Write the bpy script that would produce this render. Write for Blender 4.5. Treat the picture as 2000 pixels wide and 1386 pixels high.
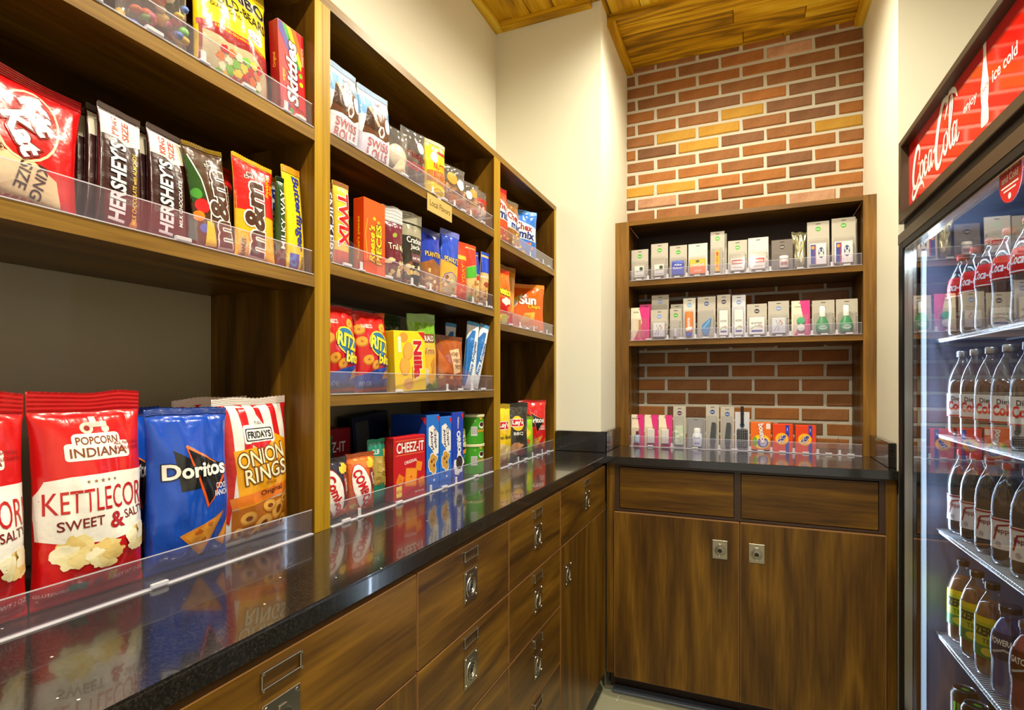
import bpy, bmesh, math, random
from math import sin, cos, pi, radians, sqrt, atan2, hypot
from mathutils import Vector, Matrix, noise

for _o in list(bpy.data.objects):
    bpy.data.objects.remove(_o, do_unlink=True)
SC = bpy.context.scene
COL = SC.collection
random.seed(7)

def S(r, g, b):
    f = lambda c: (c/255/12.92) if c/255 <= .04045 else ((c/255+.055)/1.055)**2.4
    return (f(r), f(g), f(b))

# ------------------------------------------------------------------ camera, world, lights, exposure
cam_d = bpy.data.cameras.new('camera'); cam = bpy.data.objects.new('camera', cam_d); COL.objects.link(cam)
cam_d.sensor_fit = 'HORIZONTAL'; cam_d.sensor_width = 36.0
cam_d.lens = 1085.61/2000*36.0
cam_d.shift_y = (747.37-693.0)/2000
cam_d.clip_start = .02
cam.location = (0, 0, 1.2)
cam.rotation_euler = (radians(90), 0, radians(23.0668))
SC.camera = cam

W = bpy.data.worlds.new('world'); SC.world = W; W.use_nodes = True
W.node_tree.nodes['Background'].inputs[0].default_value = (1.0, .96, .88, 1)
W.node_tree.nodes['Background'].inputs[1].default_value = .36

VS = SC.view_settings
VS.view_transform = 'Standard'; VS.look = 'None'; VS.gamma = 1; VS.use_curve_mapping = False
VS.exposure = 0.82
SC.cycles.transparent_max_bounces = 24      # rays pass many sheets of acrylic
WARM = (1.0, .91, .70)
DOWNLIGHTS = [(-.12, 2.02, 48), (.0, 1.12, 68), (.0, .18, 70), (.0, -.80, 52)]   # x, y, watts: recessed ceiling lamps

# ------------------------------------------------------------------ helpers
def setp(o, label=None, cat=None, group=None, kind=None):
    if label: o['label'] = label
    if cat: o['category'] = cat
    if group: o['group'] = group
    if kind: o['kind'] = kind
    return o

def thing(name, label, cat, loc=(0, 0, 0), rz=0, pitch=0, roll=0, group=None):
    o = bpy.data.objects.new(name, None); COL.objects.link(o)
    o.empty_display_size = .03
    o.location = loc; o.rotation_euler = (radians(-pitch), radians(roll), radians(rz))
    return setp(o, label, cat, group)

def copy_tree(o, parent=None):
    c = o.copy(); COL.objects.link(c); c.parent = parent
    for ch in list(o.children):
        copy_tree(ch, c)
    return c

class MB:
    def __init__(self):
        self.v = []; self.f = []; self.m = []; self.mats = []
    def mi(self, mat):
        if mat not in self.mats: self.mats.append(mat)
        return self.mats.index(mat)
    def add(self, vs, fs, mat=None):
        n = len(self.v); k = self.mi(mat) if mat else 0
        self.v += [tuple(p) for p in vs]
        for f in fs:
            self.f.append(tuple(i+n for i in f)); self.m.append(k)
        return self
    def box(self, x0, x1, y0, y1, z0, z1, mat=None, ch=0):
        if x0 > x1: x0, x1 = x1, x0
        if y0 > y1: y0, y1 = y1, y0
        if z0 > z1: z0, z1 = z1, z0
        c = min(ch, (x1-x0)*.45, (y1-y0)*.45, (z1-z0)*.45)
        if c <= 0:
            vs = [(x, y, z) for x in (x0, x1) for y in (y0, y1) for z in (z0, z1)]
            return self.add(vs, [(0,1,3,2),(4,6,7,5),(0,4,5,1),(2,3,7,6),(0,2,6,4),(1,5,7,3)], mat)
        bm = bmesh.new()
        bmesh.ops.create_cube(bm, size=1)
        for q in bm.verts:
            q.co = ((x0+x1)/2+q.co.x*(x1-x0), (y0+y1)/2+q.co.y*(y1-y0), (z0+z1)/2+q.co.z*(z1-z0))
        bmesh.ops.bevel(bm, geom=bm.edges[:], offset=c, segments=1, affect='EDGES')
        bm.verts.index_update()
        vs = [q.co[:] for q in bm.verts]; fs = [tuple(q.index for q in f.verts) for f in bm.faces]
        bm.free()
        return self.add(vs, fs, mat)
    def prism(self, poly, axis, a, b, mat=None):
        n = len(poly)
        def P(p, t):
            return {'x': (t, p[0], p[1]), 'y': (p[0], t, p[1]), 'z': (p[0], p[1], t)}[axis]
        vs = [P(p, a) for p in poly]+[P(p, b) for p in poly]
        fs = [tuple(range(n))[::-1], tuple(range(n, 2*n))]+[(i, (i+1) % n, n+(i+1) % n, n+i) for i in range(n)]
        return self.add(vs, fs, mat)
    def lathe(self, prof, cx=0, cy=0, n=20, mat=None, axis='z', caps=True):
        vs = []; fs = []
        for (r, z) in prof:
            for i in range(n):
                a = 2*pi*i/n
                p = (cx+r*cos(a), cy+r*sin(a), z)
                if axis == 'y': p = (cx+r*cos(a), z, cy+r*sin(a))
                if axis == 'x': p = (z, cx+r*cos(a), cy+r*sin(a))
                vs.append(p)
        for k in range(len(prof)-1):
            for i in range(n):
                j = (i+1) % n
                fs.append((k*n+i, k*n+j, (k+1)*n+j, (k+1)*n+i))
        if caps:
            if prof[0][0] > 1e-5: fs.append(tuple(range(n))[::-1])
            if prof[-1][0] > 1e-5: fs.append(tuple((len(prof)-1)*n+i for i in range(n)))
        return self.add(vs, fs, mat)
    def tube(self, pts, r, n=8, mat=None):
        pts = [Vector(p) for p in pts]; vs = []; fs = []
        for k, p in enumerate(pts):
            t = (pts[min(k+1, len(pts)-1)]-pts[max(k-1, 0)]).normalized()
            a = t.orthogonal().normalized(); b = t.cross(a)
            rr = r[k] if isinstance(r, (list, tuple)) else r
            for i in range(n):
                w = 2*pi*i/n
                vs.append(p+a*(rr*cos(w))+b*(rr*sin(w)))
        for k in range(len(pts)-1):
            for i in range(n):
                j = (i+1) % n
                fs.append((k*n+i, k*n+j, (k+1)*n+j, (k+1)*n+i))
        fs.append(tuple(range(n))[::-1]); fs.append(tuple((len(pts)-1)*n+i for i in range(n)))
        return self.add(vs, fs, mat)
    def mesh(self, name, smooth=False):
        me = bpy.data.meshes.new(name)
        me.from_pydata(self.v, [], self.f)
        for mt in self.mats: me.materials.append(mt)
        for p, k in zip(me.polygons, self.m):
            p.material_index = k; p.use_smooth = bool(smooth)
        me.update()
        if smooth and smooth != 'all':
            try: me.set_sharp_from_angle(angle=radians(smooth if smooth is not True else 40))
            except Exception: pass
        return me
    def build(self, name, parent=None, smooth=False, kind=None, label=None):
        o = bpy.data.objects.new(name, self.mesh(name, smooth)); COL.objects.link(o)
        o.parent = parent
        return setp(o, label, None, None, kind)

def obj(name, me, parent=None):
    o = bpy.data.objects.new(name, me); COL.objects.link(o); o.parent = parent
    return o

# ------------------------------------------------------------------ materials
MATS = {}
def new_mat(name):
    m = bpy.data.materials.new(name); m.use_nodes = True
    nt = m.node_tree; b = nt.nodes['Principled BSDF']
    return m, nt, b

def plain(name, col, rough=.5, metal=0, spec=.5, coat=0, emit=None, es=1, bump=0, bscale=40, trans=0):
    key = (name, col, rough, metal, spec, coat, emit, bump)
    if key in MATS: return MATS[key]
    m, nt, b = new_mat(name)
    b.inputs['Base Color'].default_value = (*col, 1)
    b.inputs['Roughness'].default_value = rough
    b.inputs['Metallic'].default_value = metal
    b.inputs['Specular IOR Level'].default_value = spec
    b.inputs['Coat Weight'].default_value = coat
    b.inputs['Transmission Weight'].default_value = trans
    if emit:
        b.inputs['Emission Color'].default_value = (*emit, 1); b.inputs['Emission Strength'].default_value = es
    if bump:
        tc = nt.nodes.new('ShaderNodeTexCoord')
        nz = nt.nodes.new('ShaderNodeTexNoise'); nz.inputs['Scale'].default_value = bscale; nz.inputs['Detail'].default_value = 3
        bp = nt.nodes.new('ShaderNodeBump'); bp.inputs['Strength'].default_value = bump; bp.inputs['Distance'].default_value = .004
        nt.links.new(tc.outputs['Object'], nz.inputs['Vector'])
        nt.links.new(nz.outputs['Fac'], bp.inputs['Height']); nt.links.new(bp.outputs['Normal'], b.inputs['Normal'])
    MATS[key] = m
    return m

def ramp(nt, stops):
    r = nt.nodes.new('ShaderNodeValToRGB'); e = r.color_ramp.elements
    while len(e) < len(stops): e.new(.5)
    for k, (p, c) in enumerate(stops):
        e[k].position = p; e[k].color = (*c, 1)
    return r

def wood(name, axis, stops, rough=.36, across=14, along=.9, wav=.5, coat=.04, seed=0, wscale=2.2, bump=.05, var=0):
    m, nt, b = new_mat(name); N = nt.nodes.new; L = nt.links.new
    tc = N('ShaderNodeTexCoord'); mp = N('ShaderNodeMapping')
    oi = N('ShaderNodeObjectInfo'); ad = N('ShaderNodeVectorMath'); ad.operation = 'ADD'
    mu = N('ShaderNodeVectorMath'); mu.operation = 'SCALE'; mu.inputs['Scale'].default_value = 1.7
    cb = N('ShaderNodeCombineXYZ')
    for k in range(3): L(oi.outputs['Random'], cb.inputs[k])
    L(cb.outputs[0], mu.inputs[0]); L(tc.outputs['Object'], ad.inputs[0]); L(mu.outputs[0], ad.inputs[1])
    sc = [across]*3; sc['xyz'.index(axis)] = along
    mp.inputs['Scale'].default_value = sc
    mp.inputs['Location'].default_value = (seed, seed*1.3, seed*.7)
    L(ad.outputs[0], mp.inputs['Vector'])
    n1 = N('ShaderNodeTexNoise'); n1.inputs['Scale'].default_value = 2.4; n1.inputs['Detail'].default_value = 7; n1.inputs['Roughness'].default_value = .62; n1.inputs['Distortion'].default_value = .5
    L(mp.outputs[0], n1.inputs['Vector'])
    mp2 = N('ShaderNodeMapping'); s2 = [wscale]*3; s2['xyz'.index(axis)] = wscale*.13
    mp2.inputs['Scale'].default_value = s2; mp2.inputs['Location'].default_value = (seed*2, seed, seed)
    L(ad.outputs[0], mp2.inputs['Vector'])
    n2 = N('ShaderNodeTexNoise'); n2.inputs['Scale'].default_value = 1.6; n2.inputs['Detail'].default_value = 2
    L(mp2.outputs[0], n2.inputs['Vector'])
    ml = N('ShaderNodeMath'); ml.operation = 'MULTIPLY'; ml.inputs[1].default_value = 16.0; L(n2.outputs['Fac'], ml.inputs[0])
    fr = N('ShaderNodeMath'); fr.operation = 'PINGPONG'; fr.inputs[1].default_value = 1.0; L(ml.outputs[0], fr.inputs[0])
    n3 = N('ShaderNodeTexNoise'); n3.inputs['Scale'].default_value = 9; n3.inputs['Detail'].default_value = 4; L(mp.outputs[0], n3.inputs['Vector'])
    m3 = N('ShaderNodeMix'); m3.data_type = 'FLOAT'; m3.inputs[0].default_value = .45; L(n1.outputs['Fac'], m3.inputs[2]); L(n3.outputs['Fac'], m3.inputs[3])
    mx = N('ShaderNodeMix'); mx.data_type = 'FLOAT'; mx.inputs[0].default_value = wav*.6
    L(m3.outputs[0], mx.inputs[2]); L(fr.outputs[0], mx.inputs[3])
    vr = N('ShaderNodeMath'); vr.operation = 'MULTIPLY_ADD'; vr.inputs[1].default_value = var; vr.inputs[2].default_value = -var/2; L(oi.outputs['Random'], vr.inputs[0])
    va = N('ShaderNodeMath'); va.operation = 'ADD'; L(vr.outputs[0], va.inputs[0]); L(mx.outputs[0], va.inputs[1])
    r = ramp(nt, stops); L(va.outputs[0], r.inputs[0]); L(r.outputs[0], b.inputs['Base Color'])
    b.inputs['Roughness'].default_value = rough; b.inputs['Coat Weight'].default_value = coat; b.inputs['Coat Roughness'].default_value = .2; b.inputs['Specular IOR Level'].default_value = .34
    if bump:
        bp = N('ShaderNodeBump'); bp.inputs['Strength'].default_value = bump; bp.inputs['Distance'].default_value = .003
        L(n1.outputs['Fac'], bp.inputs['Height']); L(bp.outputs[0], b.inputs['Normal'])
    return m

WAL = [(.32, S(60, 37, 5)), (.45, S(86, 56, 8)), (.56, S(104, 71, 12)), (.72, S(132, 93, 22))]
WALV = [(.30, S(64, 40, 7)), (.45, S(88, 58, 10)), (.56, S(106, 73, 15)), (.72, S(132, 93, 25))]
wood_v = wood('walnut laminate upright grain', 'z', WALV, wav=.42, wscale=2.4)
wood_h = wood('walnut laminate level grain', 'y', WAL, wav=.4)
wood_hx = wood('walnut laminate level grain x', 'x', WAL, wav=.4)
EDG = [(.3, S(132, 100, 8)), (.5, S(168, 130, 10)), (.7, S(194, 154, 16))]
edge_v = wood('walnut edge band upright', 'z', EDG, wav=.15, rough=.38, across=30, along=.6)
EDGH = [(.32, S(92, 66, 20)), (.5, S(122, 90, 30)), (.68, S(150, 114, 46))]
EDGA = [(.32, S(84, 56, 16)), (.48, S(112, 77, 23)), (.66, S(140, 99, 36))]
edge_a = wood('walnut face frame upright', 'z', EDGA, wav=.35, rough=.4, across=16)
edge_h = wood('walnut edge band level', 'y', EDGH, wav=.3, rough=.38, across=24)
edge_hx = wood('walnut edge band level x', 'x', EDGA, wav=.3, rough=.38, across=24)
PLK = [(.24, S(134, 97, 6)), (.42, S(192, 143, 10)), (.58, S(220, 173, 22)), (.78, S(238, 206, 70))]
plank_y = wood('reclaimed plank y', 'y', PLK, wav=.5, rough=.6, coat=0, across=16, wscale=4, bump=.25, var=.3)
plank_x = wood('reclaimed plank x', 'x', PLK, wav=.5, rough=.6, coat=0, across=16, wscale=4, bump=.25, var=.3)
paint = plain('cream wall paint', S(238, 236, 218), .6, spec=.3, bump=.02, bscale=300)
dark_frame = plain('dark frame laminate', S(60, 42, 30), .35)
gapm = plain('shadow gap', S(18, 12, 8), .7)
lip_m = plain('drawer edge band', S(150, 108, 66), .45)
chrome = plain('brushed nickel', S(176, 170, 158), .24, metal=1)
chrome_d = plain('dark nickel', S(70, 66, 60), .35, metal=1)
black_g = plain('black gloss', S(14, 14, 16), .15)

def mk_granite():
    m, nt, b = new_mat('black speckled quartz'); N = nt.nodes.new; L = nt.links.new
    tc = N('ShaderNodeTexCoord')
    n1 = N('ShaderNodeTexNoise'); n1.inputs['Scale'].default_value = 420; n1.inputs['Detail'].default_value = 2
    L(tc.outputs['Object'], n1.inputs['Vector'])
    r1 = ramp(nt, [(.45, S(27, 25, 23)), (.56, S(40, 37, 34)), (.78, S(60, 55, 49))]); L(n1.outputs['Fac'], r1.inputs[0])
    vo = N('ShaderNodeTexVoronoi'); vo.inputs['Scale'].default_value = 55; L(tc.outputs['Object'], vo.inputs['Vector'])
    lt = N('ShaderNodeMath'); lt.operation = 'LESS_THAN'; lt.inputs[1].default_value = .085; L(vo.outputs['Distance'], lt.inputs[0])
    sp = N('ShaderNodeSeparateColor'); L(vo.outputs['Color'], sp.inputs[0])
    g = N('ShaderNodeMath'); g.operation = 'GREATER_THAN'; g.inputs[1].default_value = .86; L(sp.outputs[0], g.inputs[0])
    mm = N('ShaderNodeMath'); mm.operation = 'MULTIPLY'; L(lt.outputs[0], mm.inputs[0]); L(g.outputs[0], mm.inputs[1])
    mx = N('ShaderNodeMix'); mx.data_type = 'RGBA'; L(mm.outputs[0], mx.inputs[0]); L(r1.outputs[0], mx.inputs[6]); mx.inputs[7].default_value = (.85, .83, .78, 1)
    L(mx.outputs[2], b.inputs['Base Color'])
    b.inputs['Roughness'].default_value = .15; b.inputs['Specular IOR Level'].default_value = .7
    b.inputs['Coat Weight'].default_value = .4; b.inputs['Coat Roughness'].default_value = .03
    return m
granite = mk_granite()

def mk_clear(name, tint, base, mult, haze=0, hcol=(.8, .8, .9), rough=.02):
    m = bpy.data.materials.new(name); m.use_nodes = True; nt = m.node_tree; N = nt.nodes.new; L = nt.links.new
    for n in list(nt.nodes):
        if n.type != 'OUTPUT_MATERIAL': nt.nodes.remove(n)
    out = nt.nodes[0]
    tr = N('ShaderNodeBsdfTransparent'); tr.inputs[0].default_value = (*tint, 1)
    gl = N('ShaderNodeBsdfGlossy'); gl.inputs['Roughness'].default_value = rough
    ge = N('ShaderNodeNewGeometry'); dt = N('ShaderNodeVectorMath'); dt.operation = 'DOT_PRODUCT'
    L(ge.outputs['Incoming'], dt.inputs[0]); L(ge.outputs['Normal'], dt.inputs[1])
    ab = N('ShaderNodeMath'); ab.operation = 'ABSOLUTE'; L(dt.outputs['Value'], ab.inputs[0])
    iv = N('ShaderNodeMath'); iv.operation = 'SUBTRACT'; iv.inputs[0].default_value = 1; L(ab.outputs[0], iv.inputs[1])
    pw = N('ShaderNodeMath'); pw.operation = 'POWER'; pw.inputs[1].default_value = 5; L(iv.outputs[0], pw.inputs[0])
    fr = N('ShaderNodeMath'); fr.operation = 'MULTIPLY_ADD'; fr.inputs[1].default_value = .96; fr.inputs[2].default_value = .04; L(pw.outputs[0], fr.inputs[0])
    mu = N('ShaderNodeMath'); mu.operation = 'MULTIPLY_ADD'; mu.inputs[1].default_value = mult; mu.inputs[2].default_value = base; mu.use_clamp = True
    L(fr.outputs[0], mu.inputs[0])
    mx = N('ShaderNodeMixShader'); L(mu.outputs[0], mx.inputs[0]); L(tr.outputs[0], mx.inputs[1]); L(gl.outputs[0], mx.inputs[2])
    last = mx
    if haze:
        df = N('ShaderNodeBsdfDiffuse'); df.inputs[0].default_value = (*hcol, 1)
        m2 = N('ShaderNodeMixShader'); m2.inputs[0].default_value = haze; L(mx.outputs[0], m2.inputs[1]); L(df.outputs[0], m2.inputs[2]); last = m2
    L(last.outputs[0], out.inputs[0])
    return m
acrylic = mk_clear('clear acrylic', (.95, .94, .98), .03, 1.0, .035, (.84, .80, .98))  # violet tint and haze put the reflected cool cooler light into the colour
acrylic_e = mk_clear('acrylic edge', (.85, .85, .93), .12, 1.0, .45, (.90, .90, .97), .08)
glass = mk_clear('cooler glass', (.90, .94, .97), .0, 2.2)
cello = mk_clear('clear wrapper film', (.95, .95, .95), .05, 1.4, .06, (.95, .95, .92), .08)
bubble = mk_clear('clear blister plastic', (.97, .97, .97), .02, 1.0, .03, (.95, .95, .98), .05)
pet = mk_clear('clear bottle plastic', (.86, .90, .93), .05, 1.3, .05, (.85, .9, 1), .04)

def mk_brick(name, c1, c2):
    m, nt, b = new_mat(name); N = nt.nodes.new; L = nt.links.new
    tc = N('ShaderNodeTexCoord')
    n1 = N('ShaderNodeTexNoise'); n1.inputs['Scale'].default_value = 14; n1.inputs['Detail'].default_value = 6; n1.inputs['Roughness'].default_value = .65
    L(tc.outputs['Object'], n1.inputs['Vector'])
    oi = N('ShaderNodeObjectInfo')
    r = ramp(nt, [(.3, c1), (.7, c2)]); L(n1.outputs['Fac'], r.inputs[0])
    hs = N('ShaderNodeHueSaturation'); mr = N('ShaderNodeMapRange'); mr.inputs[3].default_value = .86; mr.inputs[4].default_value = 1.12
    L(oi.outputs['Random'], mr.inputs[0]); L(mr.outputs[0], hs.inputs['Value']); L(r.outputs[0], hs.inputs['Color'])
    L(hs.outputs[0], b.inputs['Base Color']); b.inputs['Roughness'].default_value = .85; b.inputs['Specular IOR Level'].default_value = .2
    bp = N('ShaderNodeBump'); bp.inputs['Strength'].default_value = .5; bp.inputs['Distance'].default_value = .004
    n2 = N('ShaderNodeTexNoise'); n2.inputs['Scale'].default_value = 90; n2.inputs['Detail'].default_value = 4; L(tc.outputs['Object'], n2.inputs['Vector'])
    L(n2.outputs['Fac'], bp.inputs['Height']); L(bp.outputs[0], b.inputs['Normal'])
    return m
BR = {'red': mk_brick('red brick', S(132, 87, 52), S(160, 109, 68)), 'yel': mk_brick('yellow brick', S(186, 136, 50), S(206, 160, 72)),
      'drk': mk_brick('dark brick', S(118, 82, 58), S(144, 102, 72)), 'pnk': mk_brick('pale worn brick', S(170, 118, 90), S(206, 164, 130)),
      'org': mk_brick('orange brick', S(150, 94, 50), S(176, 116, 64))}
mortar = plain('mortar', S(206, 200, 184), .95, spec=.1, bump=.6, bscale=120)
# ------------------------------------------------------------------ the setting
XW, XU, XC, YP, YB, XPL, XR = -1.02, -.742, -.506, 2.215, 2.738, -.551, .446
ZC_, ZA = 2.75, 2.728
def struct(name, mb, **k):
    return mb.build(name, None, kind='structure', **k)

struct('wall_left', MB().box(XW-.1, XW, -2.6, YP+.02, 0, ZC_+.05, paint))
struct('wall_left_pier', MB().box(XW-.1, XPL, YP, YB+.12, 0, ZC_+.05, paint))
struct('wall_right_return', MB().box(XR, 1.42, 2.150, YB+.12, 0, ZC_+.05, paint))
struct('wall_right', MB().box(1.32, 1.42, -2.6, 2.150, 0, ZC_+.05, paint))

# brick wall of the alcove: mortar bed with every brick as a child
wall_back = struct('wall_back', MB().box(XPL-.03, XR+.03, YB-.0015, YB+.12, 0, ZC_+.05, mortar))
zj = [2.704-i*.0605 for i in range(12)]
zj += [zj[-1]-.0626*(i+1) for i in range(11)]
while zj[-1] > .80: zj.append(zj[-1]-.064)
zj = [2.764]+zj
special = {}
def crop2w(cx, cy):
    u = 900+cx/2.326; v = cy/2.326; a = (u-1000)/1085.61; th = radians(23.0668)
    rx = -sin(th)+a*cos(th); ry = cos(th)+a*sin(th); t = 2.738/ry
    return t*rx, 1.2+t*(747.37-v)/1085.61
for k, pts in dict(yel=[(1285,508),(985,615),(1175,585),(1080,660),(1725,555),(815,880),(985,855)], pnk=[(890,920),(1605,890)],
                   drk=[(1180,465),(1490,470),(1720,430),(1280,630),(890,690),(1610,770),(1180,945),(1600,380),(1650,505),(775,945)],
                   org=[(890,805),(1600,640),(1070,780),(1680,820),(1380,915)]).items():
    for p in pts: special[crop2w(*p)] = k
brick_meshes = {}
rng = random.Random(3)
def brick_mesh(w, h, kind):
    key = (round(w, 3), round(h, 3), kind)
    if key in brick_meshes: return brick_meshes[key]
    bm = bmesh.new(); bmesh.ops.create_cube(bm, size=1)
    for q in bm.verts: q.co = (q.co.x*w, q.co.y*.03, q.co.z*h)
    bmesh.ops.bevel(bm, geom=[e for e in bm.edges if all(q.co.y < 0 for q in e.verts)], offset=.004, segments=1, affect='EDGES')
    for q in bm.verts:
        n = noise.noise_vector(q.co*60+Vector((len(brick_meshes)*3.1, 0, 0)))
        q.co += Vector((n.x*.0026, 0, n.z*.0026))
    me = bpy.data.meshes.new('brick'); bm.to_mesh(me); bm.free(); me.materials.append(BR[kind])
    brick_meshes[key] = me
    return me
for i in range(len(zj)-1):
    z1, z0 = zj[i], zj[i+1]
    if z0 > ZA-.012: continue
    row = i-1
    if row < 15: base = -.503 if row % 2 == 0 else -.413
    else: base = -.363 if row % 2 == 0 else -.459
    js = [base+k*.1905 for k in range(-2, 7)]
    for a, b in zip(js[:-1], js[1:]):
        x0, x1 = max(a, XPL-.005), min(b, XR+.005)
        if x1-x0 < .02: continue
        cx, cz = (x0+x1)/2, (z0+z1)/2
        kind = None
        for (sx, sz), k in special.items():
            if x0 <= sx <= x1 and z0 <= sz <= z1: kind = k
        if not kind:
            q = rng.random(); kind = 'red' if q < .66 else 'org' if q < .90 else 'drk' if q < .96 else 'pnk'
        o = obj('brick', brick_mesh(x1-x0-.0135, z1-z0-.0135, kind), wall_back)
        o.location = (cx+rng.uniform(-.001, .001), YB+.009+rng.uniform(-.003, .002), cz); o.rotation_euler = (0, rng.uniform(-.006, .006), 0)

# ceiling: reclaimed planks with square trim battens
ceiling = struct('ceiling', MB().box(XW-.1, 1.42, -2.6, 2.34, ZC_+.018, ZC_+.06, gapm).box(XPL-.1, XR+.1, 2.32, YB+.1, ZA+.018, ZC_+.06, gapm))
rng = random.Random(5)
x = XW-.02
while x < 1.32:
    w = rng.uniform(.085, .125); ys = [-2.6, rng.uniform(-1.3, -.3), rng.uniform(.5, 1.7), 2.32]
    for a, b in zip(ys[:-1], ys[1:]):
        dz = rng.uniform(0, .005)
        me = MB().box(-w/2+.0015, w/2-.0015, 0, b-a-.002, 0, .016, plank_y, .002).mesh('plank')
        o = obj('plank', me, ceiling); o.location = (x+w/2, a, ZC_+dz)
    x += w
y = 2.32
for w in (.072, .066, .094, .082, .078, .08):
    xs = [XPL, rng.uniform(-.35, .25), XR] if rng.random() < .75 else [XPL, XR]
    for a, b in zip(xs[:-1], xs[1:]):
        dz = rng.uniform(0, .007)
        me = MB().box(0, b-a-.002, -w/2+.0015, w/2-.0015, 0, .016, plank_x, .002).mesh('plank')
        o = obj('plank', me, ceiling); o.location = (a, y+w/2, ZA+dz)
    y += w
struct('trim_1', MB().box(XW, XW+.036, -2.6, YP, ZC_-.024, ZC_+.004, plank_y, .002))
struct('trim_2', MB().box(XW+.036, -.590, YP-.036, YP, ZC_-.024, ZC_+.004, plank_x, .002))
struct('trim_3', MB().box(XPL, XPL+.034, 2.322, YB+.003, ZA-.022, ZA+.004, plank_y, .002))
struct('trim_4', MB().box(XR-.034, XR, 2.322, YB+.003, ZA-.022, ZA+.004, plank_y, .002))
struct('trim_5', MB().box(XPL+.002, XR-.002, 2.318, 2.328, ZA-.002, ZC_+.006, plank_x, .001))

# floor tiles
tile_m = plain('grey green floor tile', S(150, 148, 122), .35, bump=.05, bscale=30)
grout = plain('pale grout', S(196, 192, 168), .9)
floor = struct('floor', MB().box(XW, 1.42, -2.6, YB, -.06, -.004, grout))
tm = MB().box(-.298, .298, -.148, .148, -.012, 0, tile_m, .002).mesh('tile')
for i in range(-2, 4):
    for j in range(-4, 9):
        o = obj('tile', tm, floor); o.location = (-.16+i*.6+(.3 if j % 2 else 0), 1.94-.3*(j-1)+0, 0)
for o in list(floor.children):
    if o.location.x-.3 < XW-.4 or o.location.x > 1.4: bpy.data.objects.remove(o, do_unlink=True)

struct('baseboard_back', MB().box(-.49, XR, 2.138, 2.186, .0, .010, plain('slate blue floor strip', S(92, 100, 116), .35), .002))

# ------------------------------------------------------------------ recessed ceiling lamps
def downlight(x, y, watts, label):
    t = thing('recessed_downlight', label, 'ceiling light', (x, y, ZC_), group='recessed ceiling lamps')
    ring = [(.052, -.004), (.066, -.006), (.068, -.001), (.066, .0005)]
    MB().lathe(ring, 0, 0, 32, plain('white lamp ring', S(230, 228, 220), .4), caps=False).build('trim_ring', t, True)
    MB().lathe([(.0005, -.002), (.051, -.002), (.053, .0005)], 0, 0, 32, plain('lamp lens', (1, .95, .8), .5, emit=(1, .85, .55), es=14), caps=False).build('lens', t)
    ld = bpy.data.lights.new('downlight_beam', 'SPOT'); ld.energy = watts; ld.color = WARM; ld.spot_size = radians(165); ld.spot_blend = .7
    ld.shadow_soft_size = .045
    lo = bpy.data.objects.new('lamp_light', ld); COL.objects.link(lo); lo.parent = t; lo.location = (0, 0, -.012)
for (x, y, w), nm in zip(DOWNLIGHTS, ('closest to the brick alcove', 'over the middle of the aisle', 'above the near end of the counter', 'behind the photographer')):
    downlight(x, y, w, 'round recessed ceiling lamp '+nm)

# ------------------------------------------------------------------ counters
ct = thing('countertop', 'black speckled stone countertop running round the corner under the shelves', 'countertop', (0, 0, .893))
ctm = MB()
zt, zb = .92-.893, 0
poly = [(XW+.001, -1.2), (XC, -1.2), (XC, 2.095), (XR-.006, 2.095), (XR-.006, YB-.004), (XPL+.002, YB-.004), (XPL+.002, YP-.002), (XW+.001, YP-.002)]
bm = bmesh.new()
fb = bm.faces.new([bm.verts.new((p[0], p[1], zb)) for p in poly])
r = bmesh.ops.extrude_face_region(bm, geom=[fb]); bmesh.ops.translate(bm, vec=(0, 0, zt), verts=[q for q in r['geom'] if isinstance(q, bmesh.types.BMVert)])
bmesh.ops.recalc_face_normals(bm, faces=bm.faces[:])
top_e = [e for e in bm.edges if all(abs(q.co.z-zt) < 1e-5 for q in e.verts)]
bmesh.ops.bevel(bm, geom=top_e, offset=.003, segments=2, affect='EDGES')
me = bpy.data.meshes.new('slab'); bm.to_mesh(me); bm.free(); me.materials.append(granite); obj('slab', me, ct)
for nm, b in (('pier', (XU+.004, XPL+.024, YP-.022, YP-.0006)), ('pier side', (XPL+.0006, XPL+.024, YP-.0215, 2.474)), ('right', (XR-.024, XR-.0006, 2.165, 2.474))):
    MB().box(*b, .0275, 1.003-.893, granite, .002).build('backsplash', ct)

# ------------------------------------------------------------------ shelving along the left wall
T = .021
su = thing('shelving_unit', 'walnut wall shelving unit with three bays standing on the black counter', 'shelving', (XW, 0, .92))
def sub(name, parent, boxes, mats, ch=.0012):
    mb = MB()
    for b, m in zip(boxes, mats): mb.box(*b, m, ch)
    return mb.build(name, parent)
D = XU-XW
def upright(y0, y1, ztop=1.918-.92):
    mb = MB(); mb.box(0.001, D-.0012, y0, y1, .0004, ztop, wood_v); mb.box(D-.0012, D, y0, y1, .0004, ztop, edge_v)
    return mb.build('side_panel', su)
upright(-1.2, -1.179); upright(-.21, -.189); upright(.807, .8272); upright(.8278, .848); upright(1.598, 1.645); upright(2.190, 2.2145)
def shelf(y0, y1, ztop, name='shelf', x0=.0075):
    z1 = ztop-.92; mb = MB(); mb.box(x0, D-.0012, y0, y1, z1-.022, z1, wood_h); mb.box(D-.0012, D, y0, y1, z1-.022, z1, edge_h)
    return mb.build(name, su)
mb = MB(); mb.box(.001, D-.0012, -1.2, 2.2145, 1.918-.92, 1.937-.92, wood_h); mb.box(D-.0012, D, -1.2, 2.2145, 1.918-.92, 1.937-.92, edge_h); mb.build('top_board', su)
SH1, SHM, SHR = (1.672, 1.400), (1.682, 1.432, 1.177), (1.665, 1.393)
for z in SH1: shelf(-.189, .807, z); shelf(-1.179, -.21, z)
for z in SHM: shelf(.848, 1.598, z)
for z in SHR: shelf(1.645, 2.190, z)

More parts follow.
